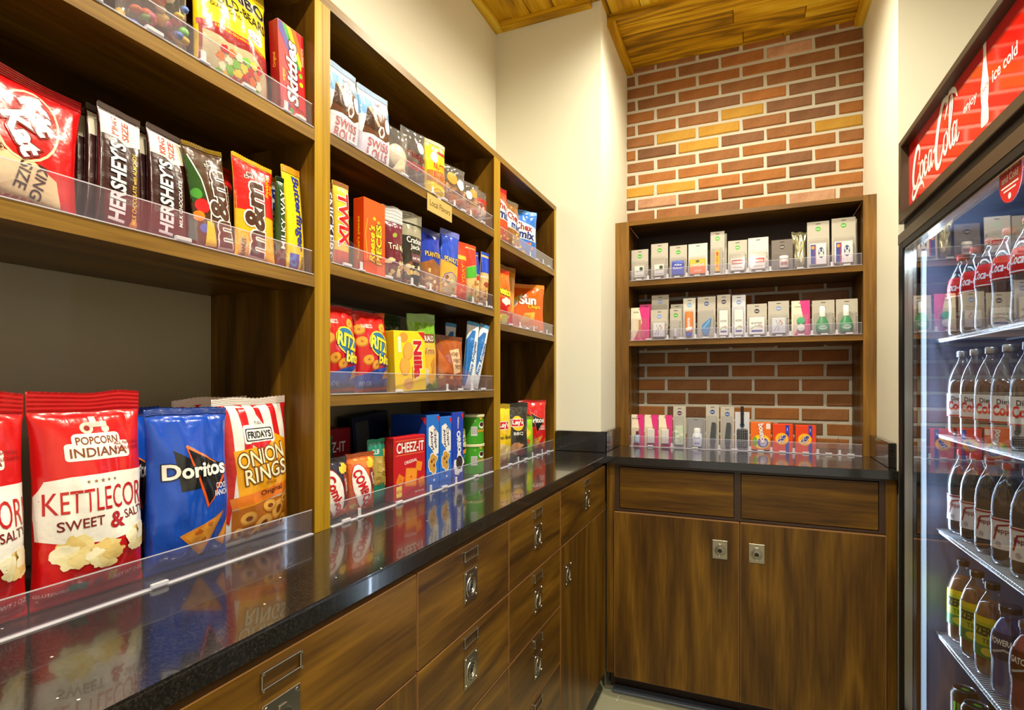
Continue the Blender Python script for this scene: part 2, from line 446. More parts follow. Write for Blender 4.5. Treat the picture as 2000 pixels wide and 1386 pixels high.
taupe = plain('taupe bay shade', S(158, 147, 128), .6, spec=.3)  # shade of the lower niches, put into the colour of added back panels
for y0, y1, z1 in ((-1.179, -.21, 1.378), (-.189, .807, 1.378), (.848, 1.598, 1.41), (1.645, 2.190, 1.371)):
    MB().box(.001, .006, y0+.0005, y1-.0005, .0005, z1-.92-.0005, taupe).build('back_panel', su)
for y0, y1, z0 in ((-.189, .807, 1.40), (.848, 1.598, 1.432), (1.645, 2.190, 1.393)):
    MB().box(.001, .007, y0+.0005, y1-.0005, z0-.92+.0005, 1.918-.92-.0005, wood_v).build('back_panel', su)

# ------------------------------------------------------------------ shelving in the brick alcove
YU = 2.476
su2 = thing('alcove_shelving', 'walnut shelf frame set before the red brick alcove wall', 'shelving', (0, YU, .92))
DB = YB-.012-YU
mb = MB()
for a, b in ((XPL+.001, -.490), (.402, XR-.001)):
    mb = MB(); mb.box(a, b, .0012, .022, .0004, 1.9155-.92, wood_v); mb.box(a, b, 0, .0012, .0004, 1.9155-.92, edge_a); mb.build('face_stile', su2)
for a, b in ((-.511, -.490), (.402, .423)):
    MB().box(a, b, .0225, DB, .0004, 1.897-.92, wood_v).build('side_panel', su2)
mb = MB(); mb.box(-.4895, .4015, .0012, DB, 1.897-.92, 1.9155-.92, wood_hx); mb.box(-.4895, .4015, 0, .0012, 1.897-.92, 1.9155-.92, edge_hx); mb.build('top_board', su2)
SHB = (1.650, 1.386)
for z in SHB:
    mb = MB(); mb.box(-.4895, .4015, .0012, DB, z-.023-.92, z-.92, wood_hx); mb.box(-.4895, .4015, 0, .0012, z-.023-.92, z-.92, edge_hx); mb.build('shelf', su2)
MB().box(-.4895, .4015, DB-.012, DB, 1.650-.92, 1.897-.92, dark_frame).build('back_panel', su2)

# ------------------------------------------------------------------ drawer cabinets on the left
XF = -.508
def pull_parts(parent, c, axis, w=.054, h=.062):
    """flush ring pull: plate, recessed cup with ring, four screws. c = centre on the face; axis 'x' faces +X, axis 'y' faces -Y"""
    def T_(p):   # local (right, out, up) -> world offset
        if axis == 'x': return (c[0]+p[1], c[1]+p[0], c[2]+p[2])
        return (c[0]+p[0], c[1]-p[1], c[2]+p[2])
    def put(mb, m2):
        n = len(mb.v); mb.v += [T_(p) for p in m2.v]; off = len(mb.mats)
        for f, k in zip(m2.f, m2.m): mb.f.append(tuple(i+n for i in f)); mb.m.append(mb.mi(m2.mats[k]))
    mb = MB(); a = MB(); a.box(-w/2, w/2, 0, .0022, -h/2, h/2, chrome, .0008); put(mb, a)
    a = MB(); a.lathe([(.0205, .0022), (.020, .0034), (.0175, .0034), (.0165, .0024)], 0, -.004, 28, chrome, axis='y', caps=False)
    a.lathe([(.0145, .0024), (.0155, .0040), (.0125, .0044), (.0115, .0024)], 0, -.004, 28, chrome, axis='y', caps=False)
    a.lathe([(.0002, .00225), (.0088, .00235)], 0, -.004, 20, chrome_d, axis='y', caps=False)
    a.lathe([(.0088, .0024), (.0095, .0036), (.0075, .0038), (.0068, .0024)], 0, -.004, 20, chrome, axis='y', caps=False)
    a.box(-.006, .006, .0022, .0040, .013, .021, chrome, .0006)
    put(mb, a)
    for sx in (-1, 1):
        for sz in (-1, 1):
            a = MB(); a.lathe([(.0028, .0022), (.0024, .0036), (.0002, .0038)], sx*(w/2-.0055), sz*(h/2-.0055), 10, chrome, axis='y', caps=False); put(mb, a)
    return mb.build('flush_pull', parent, 35)
def label_holder(parent, y, z, w=.058, h=.021):
    mb = MB(); x0 = XF; t = .003
    mb.box(x0, x0+.0035, y-w/2, y+w/2, z+h/2-t, z+h/2, chrome, .0006); mb.box(x0, x0+.0035, y-w/2, y+w/2, z-h/2, z-h/2+t, chrome, .0006)
    mb.box(x0, x0+.0035, y-w/2, y-w/2+t, z-h/2+t, z+h/2-t, chrome, .0006); mb.box(x0, x0+.0035, y+w/2-t, y+w/2, z-h/2+t, z+h/2-t, chrome, .0006)
    for sy in (-1, 1):
        for sz in (-1, 1): mb.lathe([(.0016, x0), (.0016, x0+.0046), (.0002, x0+.005)], y+sy*(w/2-.0015), z+sz*(h/2-.0015), 8, chrome, axis='x', caps=False)
    return mb.build('label_holder', parent)
def front(parent, name, y0, y1, z0, z1, mat):
    mb = MB(); g = .0018
    mb.box(XF-.018, XF-.0006, y0+g, y1-g, z0+g, z1-g, lip_m); mb.box(XF-.0006, XF, y0+g+.0012, y1-g-.0012, z0+g+.0012, z1-g-.0012, mat)
    return mb.build(name, parent)
def carcass(y0, y1, label, nm='drawer_cabinet'):
    c = thing(nm, label, 'cabinet', (0, 0, 0), group='walnut base cabinets')
    mb = MB(); mb.box(XW+.002, XF-.020, y0+.0005, y1-.0005, .085, .8925, gapm); mb.build('body', c)
    MB().box(XW+.002, XF-.075, y0+.0005, y1-.0005, 0.0, .0848, dark_frame).build('toe_kick', c)
    return c
Z = [.884, .717, .549, .384, .216, .088]
cA0 = carcass(-1.2, -.402, 'walnut base cabinet at the near end of the row, behind the photographer')
d = front(cA0, 'drawer', -1.2, -.402, Z[1], Z[0], wood_h); label_holder(d, -.8, .861); pull_parts(d, (XF, -.8, .801), 'x')
d = front(cA0, 'door', -1.2, -.402, Z[5], Z[1], wood_v)
cA1 = carcass(-.40, .193, 'walnut base cabinet beside the photographer, second from the near end')
d = front(cA1, 'drawer', -.40, .193, Z[1], Z[0], wood_h); label_holder(d, -.10, .861); pull_parts(d, (XF, -.10, .801), 'x')
d = front(cA1, 'door', -.40, .193, Z[5], Z[1], wood_v)
cA = carcass(.195, .789, 'wide walnut cabinet with one long drawer above a door, nearest in view')
d = front(cA, 'drawer', .195, .789, Z[1], Z[0], wood_h); label_holder(d, .497, .861, .062, .022); pull_parts(d, (XF, .497, .801), 'x', .058, .064)
d = front(cA, 'door', .195, .789, Z[5], Z[1], wood_v); pull_parts(d, (XF, .74, .63), 'x')
cB = carcass(.791, 1.174, 'walnut cabinet with a column of deep drawers, the wider of two drawer columns')
cC = carcass(1.176, 1.555, 'walnut cabinet with a column of drawers beside the corner cabinet')
for c, a, b in ((cB, .791, 1.174), (cC, 1.176, 1.555)):
    for k in range(5):
        d = front(c, 'drawer', a, b, Z[k+1], Z[k], wood_h); m = (a+b)/2
        label_holder(d, m, Z[k]-.023)
        if Z[k]-Z[k+1] > .14: pull_parts(d, (XF, m, Z[k]-.083), 'x')
cD = carcass(1.557, 2.112, 'walnut corner cabinet with a single drawer over a tall door')
d = front(cD, 'drawer', 1.557, 2.112, Z[1], Z[0], wood_h); label_holder(d, 1.846, .861); pull_parts(d, (XF, 1.846, .801), 'x')
d = front(cD, 'door', 1.557, 2.112, Z[5], Z[1], wood_v); pull_parts(d, (XF, 1.628, .618), 'x')

# ------------------------------------------------------------------ cabinet under the brick alcove
YF = 2.120
bc = thing('alcove_cabinet', 'walnut cabinet with two plain drawers over two doors below the brick alcove', 'cabinet', (0, 0, 0))
MB().box(XF+.0035, XR-.012, YF+.020, YB-.01, .085, .8925, gapm).build('body', bc)
fr = MB()
fr.box(XF+.003, -.4735, YF, YF+.019, .085, .8925, wood_v); fr.box(.4065, .436, YF, YF+.019, .0, .8925, wood_v)
fr.box(-.4735, .4065, YF+.002, YF+.0195, .711, .720, dark_frame); fr.box(-.4735, .4065, YF+.002, YF+.0195, .881, .8925, dark_frame)
fr.box(-.4735, -.4565, YF+.002, YF+.0195, .720, .881, dark_frame); fr.box(-.047, -.026, YF+.002, YF+.0195, .720, .881, dark_frame); fr.box(.3885, .4065, YF+.002, YF+.0195, .720, .881, dark_frame)
fr.build('face_frame', bc)
MB().box(XF+.003, XR-.012, YF+.07, YF+.09, 0, .085, dark_frame).build('toe_kick', bc)
for a, b in ((-.4545, -.049), (-.024, .3865)):
    MB().box(a, b, YF+.001, YF+.018, .7225, .8785, wood_hx, .001).build('drawer', bc)
for a, b, px in ((-.4715, -.0305, -.094), (-.0275, .4045, .0255)):
    mb = MB(); mb.box(a, b, YF-.017, YF+.0012, .082, .709, lip_m); mb.box(a+.0015, b-.0015, YF-.0176, YF-.017, .0835, .7075, wood_v)
    d = mb.build('door', bc); pull_parts(d, (px, YF-.0176, .609), 'y', .05, .066)
# ------------------------------------------------------------------ printed packaging helpers
def ink(c, finish='foil'):
    col = S(*c)
    if finish == 'foil': return plain('foil %d %d %d' % c, col, .25, spec=.6, coat=.25, bump=.5, bscale=34)
    if finish == 'clear': return cello
    if finish == 'metal': return plain('metal foil %d %d %d' % c, col, .22, metal=.85, bump=.3, bscale=60)
    if finish == 'card': return plain('card %d %d %d' % c, col, .42, spec=.45)
    return plain('print %d %d %d' % c, col, .35, spec=.5)

FONT_CACHE = {}
def text2d(s, off=0.0, shear=0.0, space=1.0):
    key = (s, off, shear, space)
    if key in FONT_CACHE: return FONT_CACHE[key]
    cu = bpy.data.curves.new('lettering', 'FONT'); cu.body = s; cu.size = 1; cu.offset = off; cu.shear = shear
    cu.resolution_u = 3; cu.fill_mode = 'FRONT'; cu.space_character = space
    ob = bpy.data.objects.new('lettering', cu)
    me = bpy.data.meshes.new_from_object(ob)
    vs = [(v.co.x, v.co.y) for v in me.vertices]; fs = [tuple(p.vertices) for p in me.polygons]
    bpy.data.meshes.remove(me); bpy.data.objects.remove(ob, do_unlink=True); bpy.data.curves.remove(cu)
    FONT_CACHE[key] = (vs, fs)
    return vs, fs

def refine(vs, fs, maxlen):
    bm = bmesh.new()
    bv = [bm.verts.new((x, y, 0)) for x, y in vs]
    for f in fs:
        try: bm.faces.new([bv[i] for i in f])
        except ValueError: pass
    bmesh.ops.triangulate(bm, faces=bm.faces[:])
    for _ in range(5):
        le = [e for e in bm.edges if e.calc_length() > maxlen]
        if not le or len(bm.faces) > 4000: break
        bmesh.ops.subdivide_edges(bm, edges=le, cuts=1)
        bmesh.ops.triangulate(bm, faces=[f for f in bm.faces if len(f.verts) > 3])
    bm.verts.index_update()
    out = [(q.co.x, q.co.y) for q in bm.verts], [tuple(q.index for q in f.verts) for f in bm.faces]
    bm.free()
    return out

def ell(cx, cz, rx, rz, rot=0, n=22, wob=0, seed=0):
    r = radians(rot); P = []
    for i in range(n):
        a = 2*pi*i/n; k = 1+wob*noise.noise(Vector((cos(a)*1.7+seed*3.3, sin(a)*1.7, seed)))*1.6
        x, y = rx*cos(a)*k, rz*sin(a)*k
        P.append((cx+x*cos(r)-y*sin(r), cz+x*sin(r)+y*cos(r)))
    return P
def rrect(x0, z0, x1, z1, r):
    P = []
    for cx, cz, a0 in ((x1-r, z1-r, 0), (x0+r, z1-r, 90), (x0+r, z0+r, 180), (x1-r, z0+r, 270)):
        for k in range(4):
            a = radians(a0+30*k); P.append((cx+r*cos(a), cz+r*sin(a)))
    return P
def star(cx, cz, r, n=5, inner=.45, rot=90):
    return [(cx+(r if k % 2 == 0 else r*inner)*cos(radians(rot+180*k/n)), cz+(r if k % 2 == 0 else r*inner)*sin(radians(rot+180*k/n))) for k in range(2*n)]

def stroke(pts, w):
    """ribbon along a centre line; w is one width or one per point"""
    n = len(pts); L = []; R = []
    for i, p in enumerate(pts):
        a = pts[max(i-1, 0)]; b = pts[min(i+1, n-1)]
        dx, dy = b[0]-a[0], b[1]-a[1]; l = hypot(dx, dy) or 1
        ww = (w[i] if isinstance(w, (list, tuple)) else w)/2
        L.append((p[0]-dy/l*ww, p[1]+dx/l*ww)); R.append((p[0]+dy/l*ww, p[1]-dx/l*ww))
    vs = L+R; fs = [(i, n+i, n+i+1, i+1) for i in range(n-1)]
    return vs, fs

def art(parent, ops, surf, maxlen, finish='foil', base=.00022):
    """ops in centimetres on the flattened face; surf(x, z, lift) -> local point (metres)"""
    pieces = {'front_print': [], 'lettering': []}
    stack = []
    for op in ops:
        k = op[0]; subs = []
        if k == 'R':
            _, x0, z0, x1, z1, c = op; subs = [([(x0, z0), (x1, z0), (x1, z1), (x0, z1)], [(0, 1, 2, 3)], c)]
        elif k == 'P': subs = [(op[1], [tuple(range(len(op[1])))], op[2])]
        elif k == 'E':
            P = ell(*op[1:5], rot=op[6] if len(op) > 6 else 0); subs = [(P, [tuple(range(len(P)))], op[5])]
        elif k == 'B':
            P = ell(*op[1:5], wob=.35, seed=op[6] if len(op) > 6 else 1, n=26); subs = [(P, [tuple(range(len(P)))], op[5])]
        elif k == 'O':
            P = rrect(*op[1:6]); subs = [(P, [tuple(range(len(P)))], op[6])]
        elif k == 'S':
            vs, fs = stroke(op[1], op[2]); subs = [(vs, fs, op[3])]
        elif k == 'T':
            _, s, cx, cz, size, c = op[:6]; kw = op[6] if len(op) > 6 else {}
            sh = kw.get('shear', 0); off = kw.get('off', .012); lines = []
            vs0, fs0 = text2d(s, off, sh, kw.get('space', 1))
            xs = [p[0] for p in vs0]; ys = [p[1] for p in vs0]
            mx, my = (min(xs)+max(xs))/2, (min(ys)+max(ys))/2
            sy = size/(max(ys)-min(ys)); sx = sy
            if 'fit' in kw: sx = kw['fit']/(max(xs)-min(xs))
            r = radians(kw.get('rot', 0)); arc = kw.get('arc', 0); half = (max(xs)-min(xs))*sx/2
            def tf(vs):
                o = []
                for px, py in vs:
                    x, y = (px-mx)*sx, (py-my)*sy
                    if arc: y += arc*(1-(x/half)**2)
                    if 'taper' in kw: y *= 1+kw['taper']*x/half
                    o.append((cx+x*cos(r)-y*sin(r), cz+x*sin(r)+y*cos(r)))
                return o
            if 'out' in kw:
                oc, ow = kw['out']; vo, fo = text2d(s, off+ow, sh, kw.get('space', 1)); subs.append((tf(vo), fo, oc))
            subs.append((tf(vs0), fs0, c))
        ab = None
        for si, (vs, fs, c) in enumerate(subs):
            vs, fs = refine(vs, fs, maxlen*(.6 if k == 'T' else 1))
            xs_ = [p[0] for p in vs]; zs_ = [p[1] for p in vs]; q = (min(xs_), max(xs_), min(zs_), max(zs_))
            if si == 0: lay = 1+max([l for b, l in stack if b[0] < q[1] and q[0] < b[1] and b[2] < q[3] and q[2] < b[3]], default=0)
            else: lay += 1
            stack.append((q, lay))
            lf_ = base+lay*(.00014 if finish == 'foil' else .00006)+(.0004+.0003*si if k == 'T' and finish == 'foil' else 0)
            bb = [min(p[0] for p in vs), max(p[0] for p in vs), min(p[1] for p in vs), max(p[1] for p in vs)]
            pieces['lettering' if k == 'T' else 'front_print'].append([bb, [([surf(x/100, z/100, lf_) for x, z in vs], fs, ink(c, 'print' if finish != 'foil' else 'foil'))]])
    for nm, P in pieces.items():
        done = False
        while not done:                      # marks printed close together form one part
            done = True
            for i in range(len(P)):
                for j in range(i+1, len(P)):
                    a, b = P[i][0], P[j][0]
                    g = max(a[0]-b[1], b[0]-a[1], a[2]-b[3], b[2]-a[3], 0)
                    if g <= .10*max(a[1]-a[0], a[3]-a[2], b[1]-b[0], b[3]-b[2]):
                        P[i] = [[min(a[0], b[0]), max(a[1], b[1]), min(a[2], b[2]), max(a[3], b[3])], P[i][1]+P[j][1]]
                        P.pop(j); done = False; break
                if not done: break
        for bb, subs in P:
            mb = MB()
            for q in subs: mb.add(*q)
            mb.build(nm, parent, 'all')

def bag_surf(w, h, d, seed=0, s0=.04, s1=.09, crink=1.0, flat=.6):
    def depth(u, v):
        vv = min(max((v-s0)/(1-s0-s1), 0), 1)
        pv = (sin(pi*min(vv**.82, 1)))**.5 if 0 < vv < 1 else 0
        pu = max(0, 1-abs(u)**2.3)**flat
        b = d/2*pu*pv
        nz = noise.noise(Vector((u*1.6+seed*7.1, v*2.6, seed*1.9)))*.55+noise.noise(Vector((u*4+seed, v*5.5-seed, seed*4)))*.3
        ft = math.exp(-((1-s1-v)*9)**2) if v < 1-s1 else 0
        fb = math.exp(-((v-s0)*10)**2) if v > s0 else 0
        folds = (sqrt(sin(u*5.5+seed*2.3+nz)**2+.03)-.55)*(ft+fb)
        edge = min(1, (1-abs(u))*5)
        return b + crink*d*(.16*nz*pv*pu**.5+.08*folds*edge)
    def x_of(u, v):
        vv = min(max((v-s0)/(1-s0-s1), 0), 1)
        return u*w/2*(1-.07*(sin(pi*vv))**.6-.012*noise.noise(Vector((v*6, seed, u))))
    def wave(u, v):
        k = min(max((v-.7)/.3, 0), 1)
        return h*.02*crink*k*k*noise.noise(Vector((u*1.3+seed*2.7, seed*.9, 3.1)))
    def front(x, z, lift):
        u = max(-1, min(1, x/(w/2))); v = max(0, min(1, z/h))
        return (x_of(u, v), -(max(depth(u, v), 0)+.0008)-lift, v*h+wave(u, v))
    def back(x, z):
        u = x/(w/2); v = z/h
        return (x_of(u, v), max(depth(u, v)*.9, 0)+.0006, v*h+wave(u, v))
    return front, back

def zrot(face):  # degrees the face is turned from the aisle normal towards the camera
    return 90-face

def bag(name, label, cat, loc, face, w, h, d, col, ops=(), seal=None, pitch=0, roll=0, seed=1, finish='foil', group=None, rz=None, s1=.09, s0=.04, crink=1.0, clear=None, part='pouch', flat=.6, zig=True):
    """pillow bag: pouch + crimped top seal + bottom seal + print. clear=(v0,v1): see-through window filled with pieces"""
    lift = abs(sin(radians(roll)))*w/2+abs(sin(radians(pitch)))*d*.5+.0006
    t = thing(name, label, cat, (loc[0], loc[1], loc[2]+lift), zrot(face) if rz is None else rz, pitch, roll, group)
    fr, bk = bag_surf(w, h, d, seed, s0, s1, crink, flat)
    nu, nv = (48, 60) if loc[1] < .83 else (24, 30); mb = MB(); m0 = ink(col, finish)
    vs = []; fs = []
    for fn in (0, 1):
        for j in range(nv+1):
            for i in range(nu+1):
                x = w*(i/nu-.5); z = h*j/nv
                vs.append(fr(x, z, 0) if fn == 0 else bk(x, z))
    n = (nu+1)*(nv+1)
    for j in range(nv):
        for i in range(nu):
            a = j*(nu+1)+i
            fs.append((a, a+1, a+nu+2, a+nu+1)); fs.append((n+a+1, n+a, n+a+nu+1, n+a+nu+2))
    for j in range(nv):
        a = j*(nu+1); b = a+nu
        fs.append((a+nu+1, n+a+nu+1, n+a, a)); fs.append((b, n+b, n+b+nu+1, b+nu+1))
    for i in range(nu):
        fs.append((i, n+i, n+i+1, i+1)); a = nv*(nu+1)+i; fs.append((a+1, n+a+1, n+a, a))
    mb.add(vs, fs, m0); mb.build(part, t, 'all')
    # crimped top seal with a notched edge
    sm = ink(seal if seal else tuple(int(c*.72) for c in col), finish)
    sv = []; sf = []; nz_ = 9; nx = 36
    for j in range(nz_+1):
        for i in range(nx+1):
            x = w*(i/nx-.5)*.985; v = 1-s1+.01+(s1-.01)*j/nz_
            z = v*h+(.0012*(i % 2) if (j == nz_ and zig) else 0)
            p = fr(x, min(z, h), 0)
            sv.append((p[0], p[1]-.0007-.0006*(j % 2), p[2]+(z-min(z, h))))
    for j in range(nz_):
        for i in range(nx):
            a = j*(nx+1)+i; sf.append((a, a+1, a+nx+2, a+nx+1))
    MB().add(sv, sf, sm).build('top_seal', t)
    if ops: art(t, ops, fr, w*100/(28 if loc[1] < .83 else 17), 'foil')
    return t

def carton(name, label, cat, loc, face, w, h, d, col, ops=(), side=None, side_ops=(), top=None, pitch=0, roll=0, group=None, rz=None, finish='card'):
    lift = abs(sin(radians(roll)))*w/2+abs(sin(radians(pitch)))*d*.5+.0006
    t = thing(name, label, cat, (loc[0], loc[1], loc[2]+lift), zrot(face) if rz is None else rz, pitch, roll, group)
    m = ink(col, finish); ms = ink(side or col, finish); mt = ink(top or col, finish)
    mb = MB(); mb.box(-w/2, w/2, -d/2, d/2, 0, h, m, .0008)
    o = mb.build('carton', t)
    o.data.materials.append(ms); o.data.materials.append(mt)
    for p in o.data.polygons:
        if abs(p.normal.x) > .8: p.material_index = 1
        if abs(p.normal.z) > .8: p.material_index = 2
    tf = MB(); tf.box(-w/2+.001, w/2-.001, -d/2+.001, -d/2+.0016+d*.35, h, h+.0006, mt); tf.build('tuck_flap', t)
    if ops: art(t, ops, lambda x, z, l: (x, -d/2-l, z), 99, 'print')
    if side_ops: art(t, side_ops, lambda x, z, l: (-w/2-l, -x, z), 99, 'print')
    return t

def blob_fill(parent, name, n, box, r, cols, seed=0):
    """many small sweets or nuts inside a wrapper: real little lumps joined as one uncountable filling"""
    rg = random.Random(seed); mb = MB()
    for k in range(n):
        c = [rg.uniform(box[2*i], box[2*i+1]) for i in range(3)]; rr = r*rg.uniform(.7, 1.25)
        a, b = rg.uniform(.7, 1.3), rg.uniform(.6, 1.1)
        mb.lathe([(rr*.1, c[2]-rr*b), (rr*a*.8, c[2]-rr*b*.55), (rr*a, c[2]), (rr*a*.75, c[2]+rr*b*.6), (rr*.1, c[2]+rr*b)], c[0], c[1], 7, ink(rg.choice(cols), 'print'), caps=False)
    return mb.build(name, parent, 'all', kind='stuff')

# ------------------------------------------------------------------ clear acrylic shelf-front organisers
def fence(label, origin, rz, length, divs, depth=.19, h=.045, tall=.07):
    t = thing('acrylic_shelf_organiser', label, 'shelf divider', origin, rz, group='clear acrylic shelf organisers')
    MB().box(0, length, -.001, .001, .0016, h, acrylic, 0).build('front_strip', t)
    MB().box(0, length, -.0016, -.0011, h-.0012, h+.0002, acrylic_e).build('strip_edge', t)
    MB().box(0, length, -.006, .0032, 0, .0014, acrylic_e).build('base_rail', t)
    for k, x in enumerate(divs):
        mb = MB(); mb.prism([(.0015, .0018), (depth, .0018), (depth, tall*.8), (.03, tall), (.0015, h*1.02)], 'x', x-.0007, x+.0007, acrylic)
        d = mb.build('divider', t)
        c = MB(); c.box(x-.009, x+.009, -.0075, -.0015, .0004, .004, acrylic_e, .001); c.box(x-.0045, x+.0045, -.0042, -.0014, .004, .02, acrylic_e, .001)
        c.build('clip', d)
    xs = [0]+list(divs)+[length]
    for a, b in zip(xs[:-1], xs[1:]):
        if b-a > .045: m = (a+b)/2; MB().box(m-.012, m+.012, -.0075, -.0016, .0016, .0075, acrylic_e, .001).build('locking_tab', t)
    return t
XFN = -.7465
LEFT_ITEMS = []
# ------------------------------------------------------------------ snacks in the near bay
XB = -.757            # front line just behind the acrylic strip
WHT, BLK, RED, YEL = (244, 242, 238), (22, 18, 16), (206, 18, 22), (250, 205, 20)
Z1, Z0 = 1.672, 1.400

t = bag('gummy_candy_bag', 'clear bag of multicoloured soft candy left of the yellow gummy bag', 'candy', (XB-.02, .525, Z1), 0, .105, .15, .04, (235, 235, 235),
    [('R', -5, 11, 5, 15, (40, 120, 200)), ('T', 'ORIGINAL', 0, 12.2, .8, (40, 90, 60)), ('E', -2, 9.6, 2.2, 1.1, (200, 225, 205)), ('T', 'NATURAL', -2, 9.6, .6, (40, 110, 60))], finish='clear', seal=(70, 150, 210), seed=4)
blob_fill(t, 'sweets', 46, (-.042, .042, -.012, .012, .012, .095), .0085, [(225, 110, 60), (120, 190, 90), (230, 190, 70), (90, 120, 200), (210, 90, 120), (240, 230, 210)], 3)
bag('gummy_candy_bag', 'clear bag of soft candy at the near end of the upper candy shelf', 'candy', (XB-.02, .36, Z1), 0, .12, .15, .04, (250, 160, 60), [('R', -5, 9, 5, 13, (60, 170, 80)), ('T', 'SOURS', 0, 11, 1.6, WHT)], seed=5)
gum = [('B', -4+1.45*(k % 6)+.5*((k//6) % 2), 1.5+1.25*(k//6), .75, .65, [(120, 190, 70), (230, 120, 60), (240, 200, 70), (235, 225, 190), (200, 40, 50)][(k*7+k//6) % 5], k) for k in range(24)]
bag('gummy_bear_bag', 'yellow and red gummy candy bag with a see-through lower half', 'candy', (XB-.022, .662, Z1), 0, .146, .205, .05, (246, 212, 20),
    [('R', -7, 1, 7, 8.6, (150, 24, 34)), ('P', [(-6.6, 1.2), (6.4, 1.2), (6.0, 5.4), (2, 7.2), (-3, 6.6), (-6.6, 7.4)], (190, 175, 140))]+gum+
    [('R', -7.2, 8.0, 7.2, 8.9, (190, 20, 26)), ('T', 'KIDS AND GROWN-UPS LOVE IT SO', 0, 8.45, .45, YEL), ('T', 'GUMMI CANDY', -2.4, 12.0, .62, (60, 50, 10)),
     ('T', 'GOLD-BEARS', .2, 13.6, 1.7, BLK, {'fit': 12.4}), ('T', 'HARIBO', .2, 16.4, 2.5, BLK, {'fit': 12.6, 'off': .03, 'out': (WHT, .03)}), ('E', 3.2, 10.6, 2.0, 1.05, WHT), ('T', 'the original', 3.2, 10.8, .42, BLK), ('T', 'since 1922', 3.2, 10.2, .42, BLK)], pitch=4, seed=2)
carton('candy_box', 'red theatre box of rainbow candy beside the yellow upright', 'candy', (XB-.011, .7725, Z1), 0, .062, .172, .022, (206, 20, 26),
    [('P', [(-3.0, 15.5), (-3.0, 17), (-.6, 17), (1.6, 10), (.6, 10)], (70, 60, 150)), ('P', [(-2.2, 17), (-.9, 17), (2.1, 11), (1.4, 10)], (60, 150, 60)), ('P', [(-1.2, 17), (0, 17), (2.4, 12), (2.0, 10)], (240, 200, 40)), ('P', [(-.2, 17), (1, 17), (2.8, 13), (2.5, 11)], (240, 110, 30)),
     ('T', 'Skittles', -.2, 8.8, 2.6, WHT, {'rot': 90, 'fit': 11.6, 'off': .035, 'out': (110, 10, 14), 'shear': .2} if False else {'rot': 90, 'fit': 11.6, 'off': .035, 'out': ((90, 8, 14), .05), 'shear': .15}),
     ('T', 'original', -2.2, 7.5, .7, YEL, {'rot': 90}), ('E', 1.9, 9.2, .45, .45, (120, 190, 40)), ('E', 2.0, 7.6, .45, .45, YEL), ('E', -1.5, 2.4, .5, .5, (90, 60, 150)), ('E', -.6, 1.7, .5, .5, (60, 160, 60)), ('E', -2.2, 1.5, .5, .5, (240, 120, 30)),
     ('O', 1.3, .6, 2.4, 2.0, .15, (230, 190, 120)), ('T', 'SHARE SIZE', 2.55, 13, .5, (240, 200, 190), {'rot': 90})],
    side=(150, 12, 20), side_ops=[('T', 'Original', 0, 10, .8, (230, 170, 60), {'rot': 90})], top=(230, 200, 190), pitch=3)

KITRED = (214, 16, 20)
kk = bag('wafer_candy_bag', 'bright red chocolate wafer bag with white lettering in an oval, leaning', 'candy', (XB-.03, .362, Z0), 0, .146, .168, .032, KITRED,
    [('P', [(-7, .6), (5.2, .6), (4.4, 4.0), (1, 5.6), (-6.8, 5.2)], (232, 205, 160)), ('T', 'KING', 2.5, 3.1, 1.3, (60, 36, 24), {'rot': -98}), ('T', 'SIZE', .7, 3.3, 1.3, (60, 36, 24), {'rot': -98}),
     ('E', 1.0, 9.8, 3.5, 4.9, (238, 214, 170), -14), ('E', 1.0, 9.8, 3.2, 4.6, (222, 16, 20), -14), ('P', [(-4.6, 10), (-2.9, 10.3), (-2.2, 15.0), (-3.9, 15.4)], (110, 62, 30)), ('P', [(-4.6, 10), (-2.9, 10.3), (-2.7, 11.2), (-4.4, 10.9)], (222, 180, 110)),
     ('T', 'Crisp Wafers', -3.0, 7.6, .9, (90, 40, 20), {'rot': -62, 'out': ((236, 210, 170), .12)}),
     ('T', 'Kit', 2.1, 11.3, 2.7, WHT, {'rot': -62, 'off': .05, 'out': ((120, 20, 14), .06), 'fit': 4.8}), ('T', 'Kat', .3, 8.3, 2.7, WHT, {'rot': -62, 'off': .05, 'out': ((120, 20, 14), .06), 'fit': 5.4})], seal=(190, 14, 18), roll=6, pitch=8, seed=3, zig=False)

def choc(label, y, roll, alm, seed, x=0):
    o = [('P', [(-2.7, 12.6), (-.6, 12.6), (.6, 11.9), (2.7, 12.7), (2.7, 16.0), (-2.7, 16.0)], (232, 222, 204)), ('T', 'KING', -.9, 14.3, .95, (190, 16, 24), {'rot': 90, 'fit': 2.6}), ('T', 'SIZE', .5, 14.1, .95, (190, 16, 24), {'rot': 90, 'fit': 2.8}),
         ('T', "HERSHEY'S", -.6, 6.4, 2.2, (222, 222, 228), {'rot': 90, 'fit': 11.2, 'off': .03, 'out': ((60, 60, 66), .025)}),
         ('T', 'MILK CHOCOLATE'+(' with ALMONDS' if alm else ''), 1.75, 6.2, .62, (240, 190, 60) if alm else WHT, {'rot': 90, 'fit': 10.2 if alm else 7.2})]
    if alm: o.append(('E', 1.7, .9, .5, .9, (190, 120, 60), -20))
    return bag('chocolate_bar', label, 'candy bar', (XB-.012-x, y, Z0), 0, .057, .172, .016, (50, 16, 18), o, seal=(96, 80, 76), roll=roll, pitch=9, seed=seed, crink=.35, flat=.25, s1=.06, s0=.03, part='wrapper', zig=False, group='brown chocolate bars on the near candy shelf')
c = choc('dark brown chocolate bar with yellow small print, front bar beside the red wafer bag', .473, 6, True, 2)
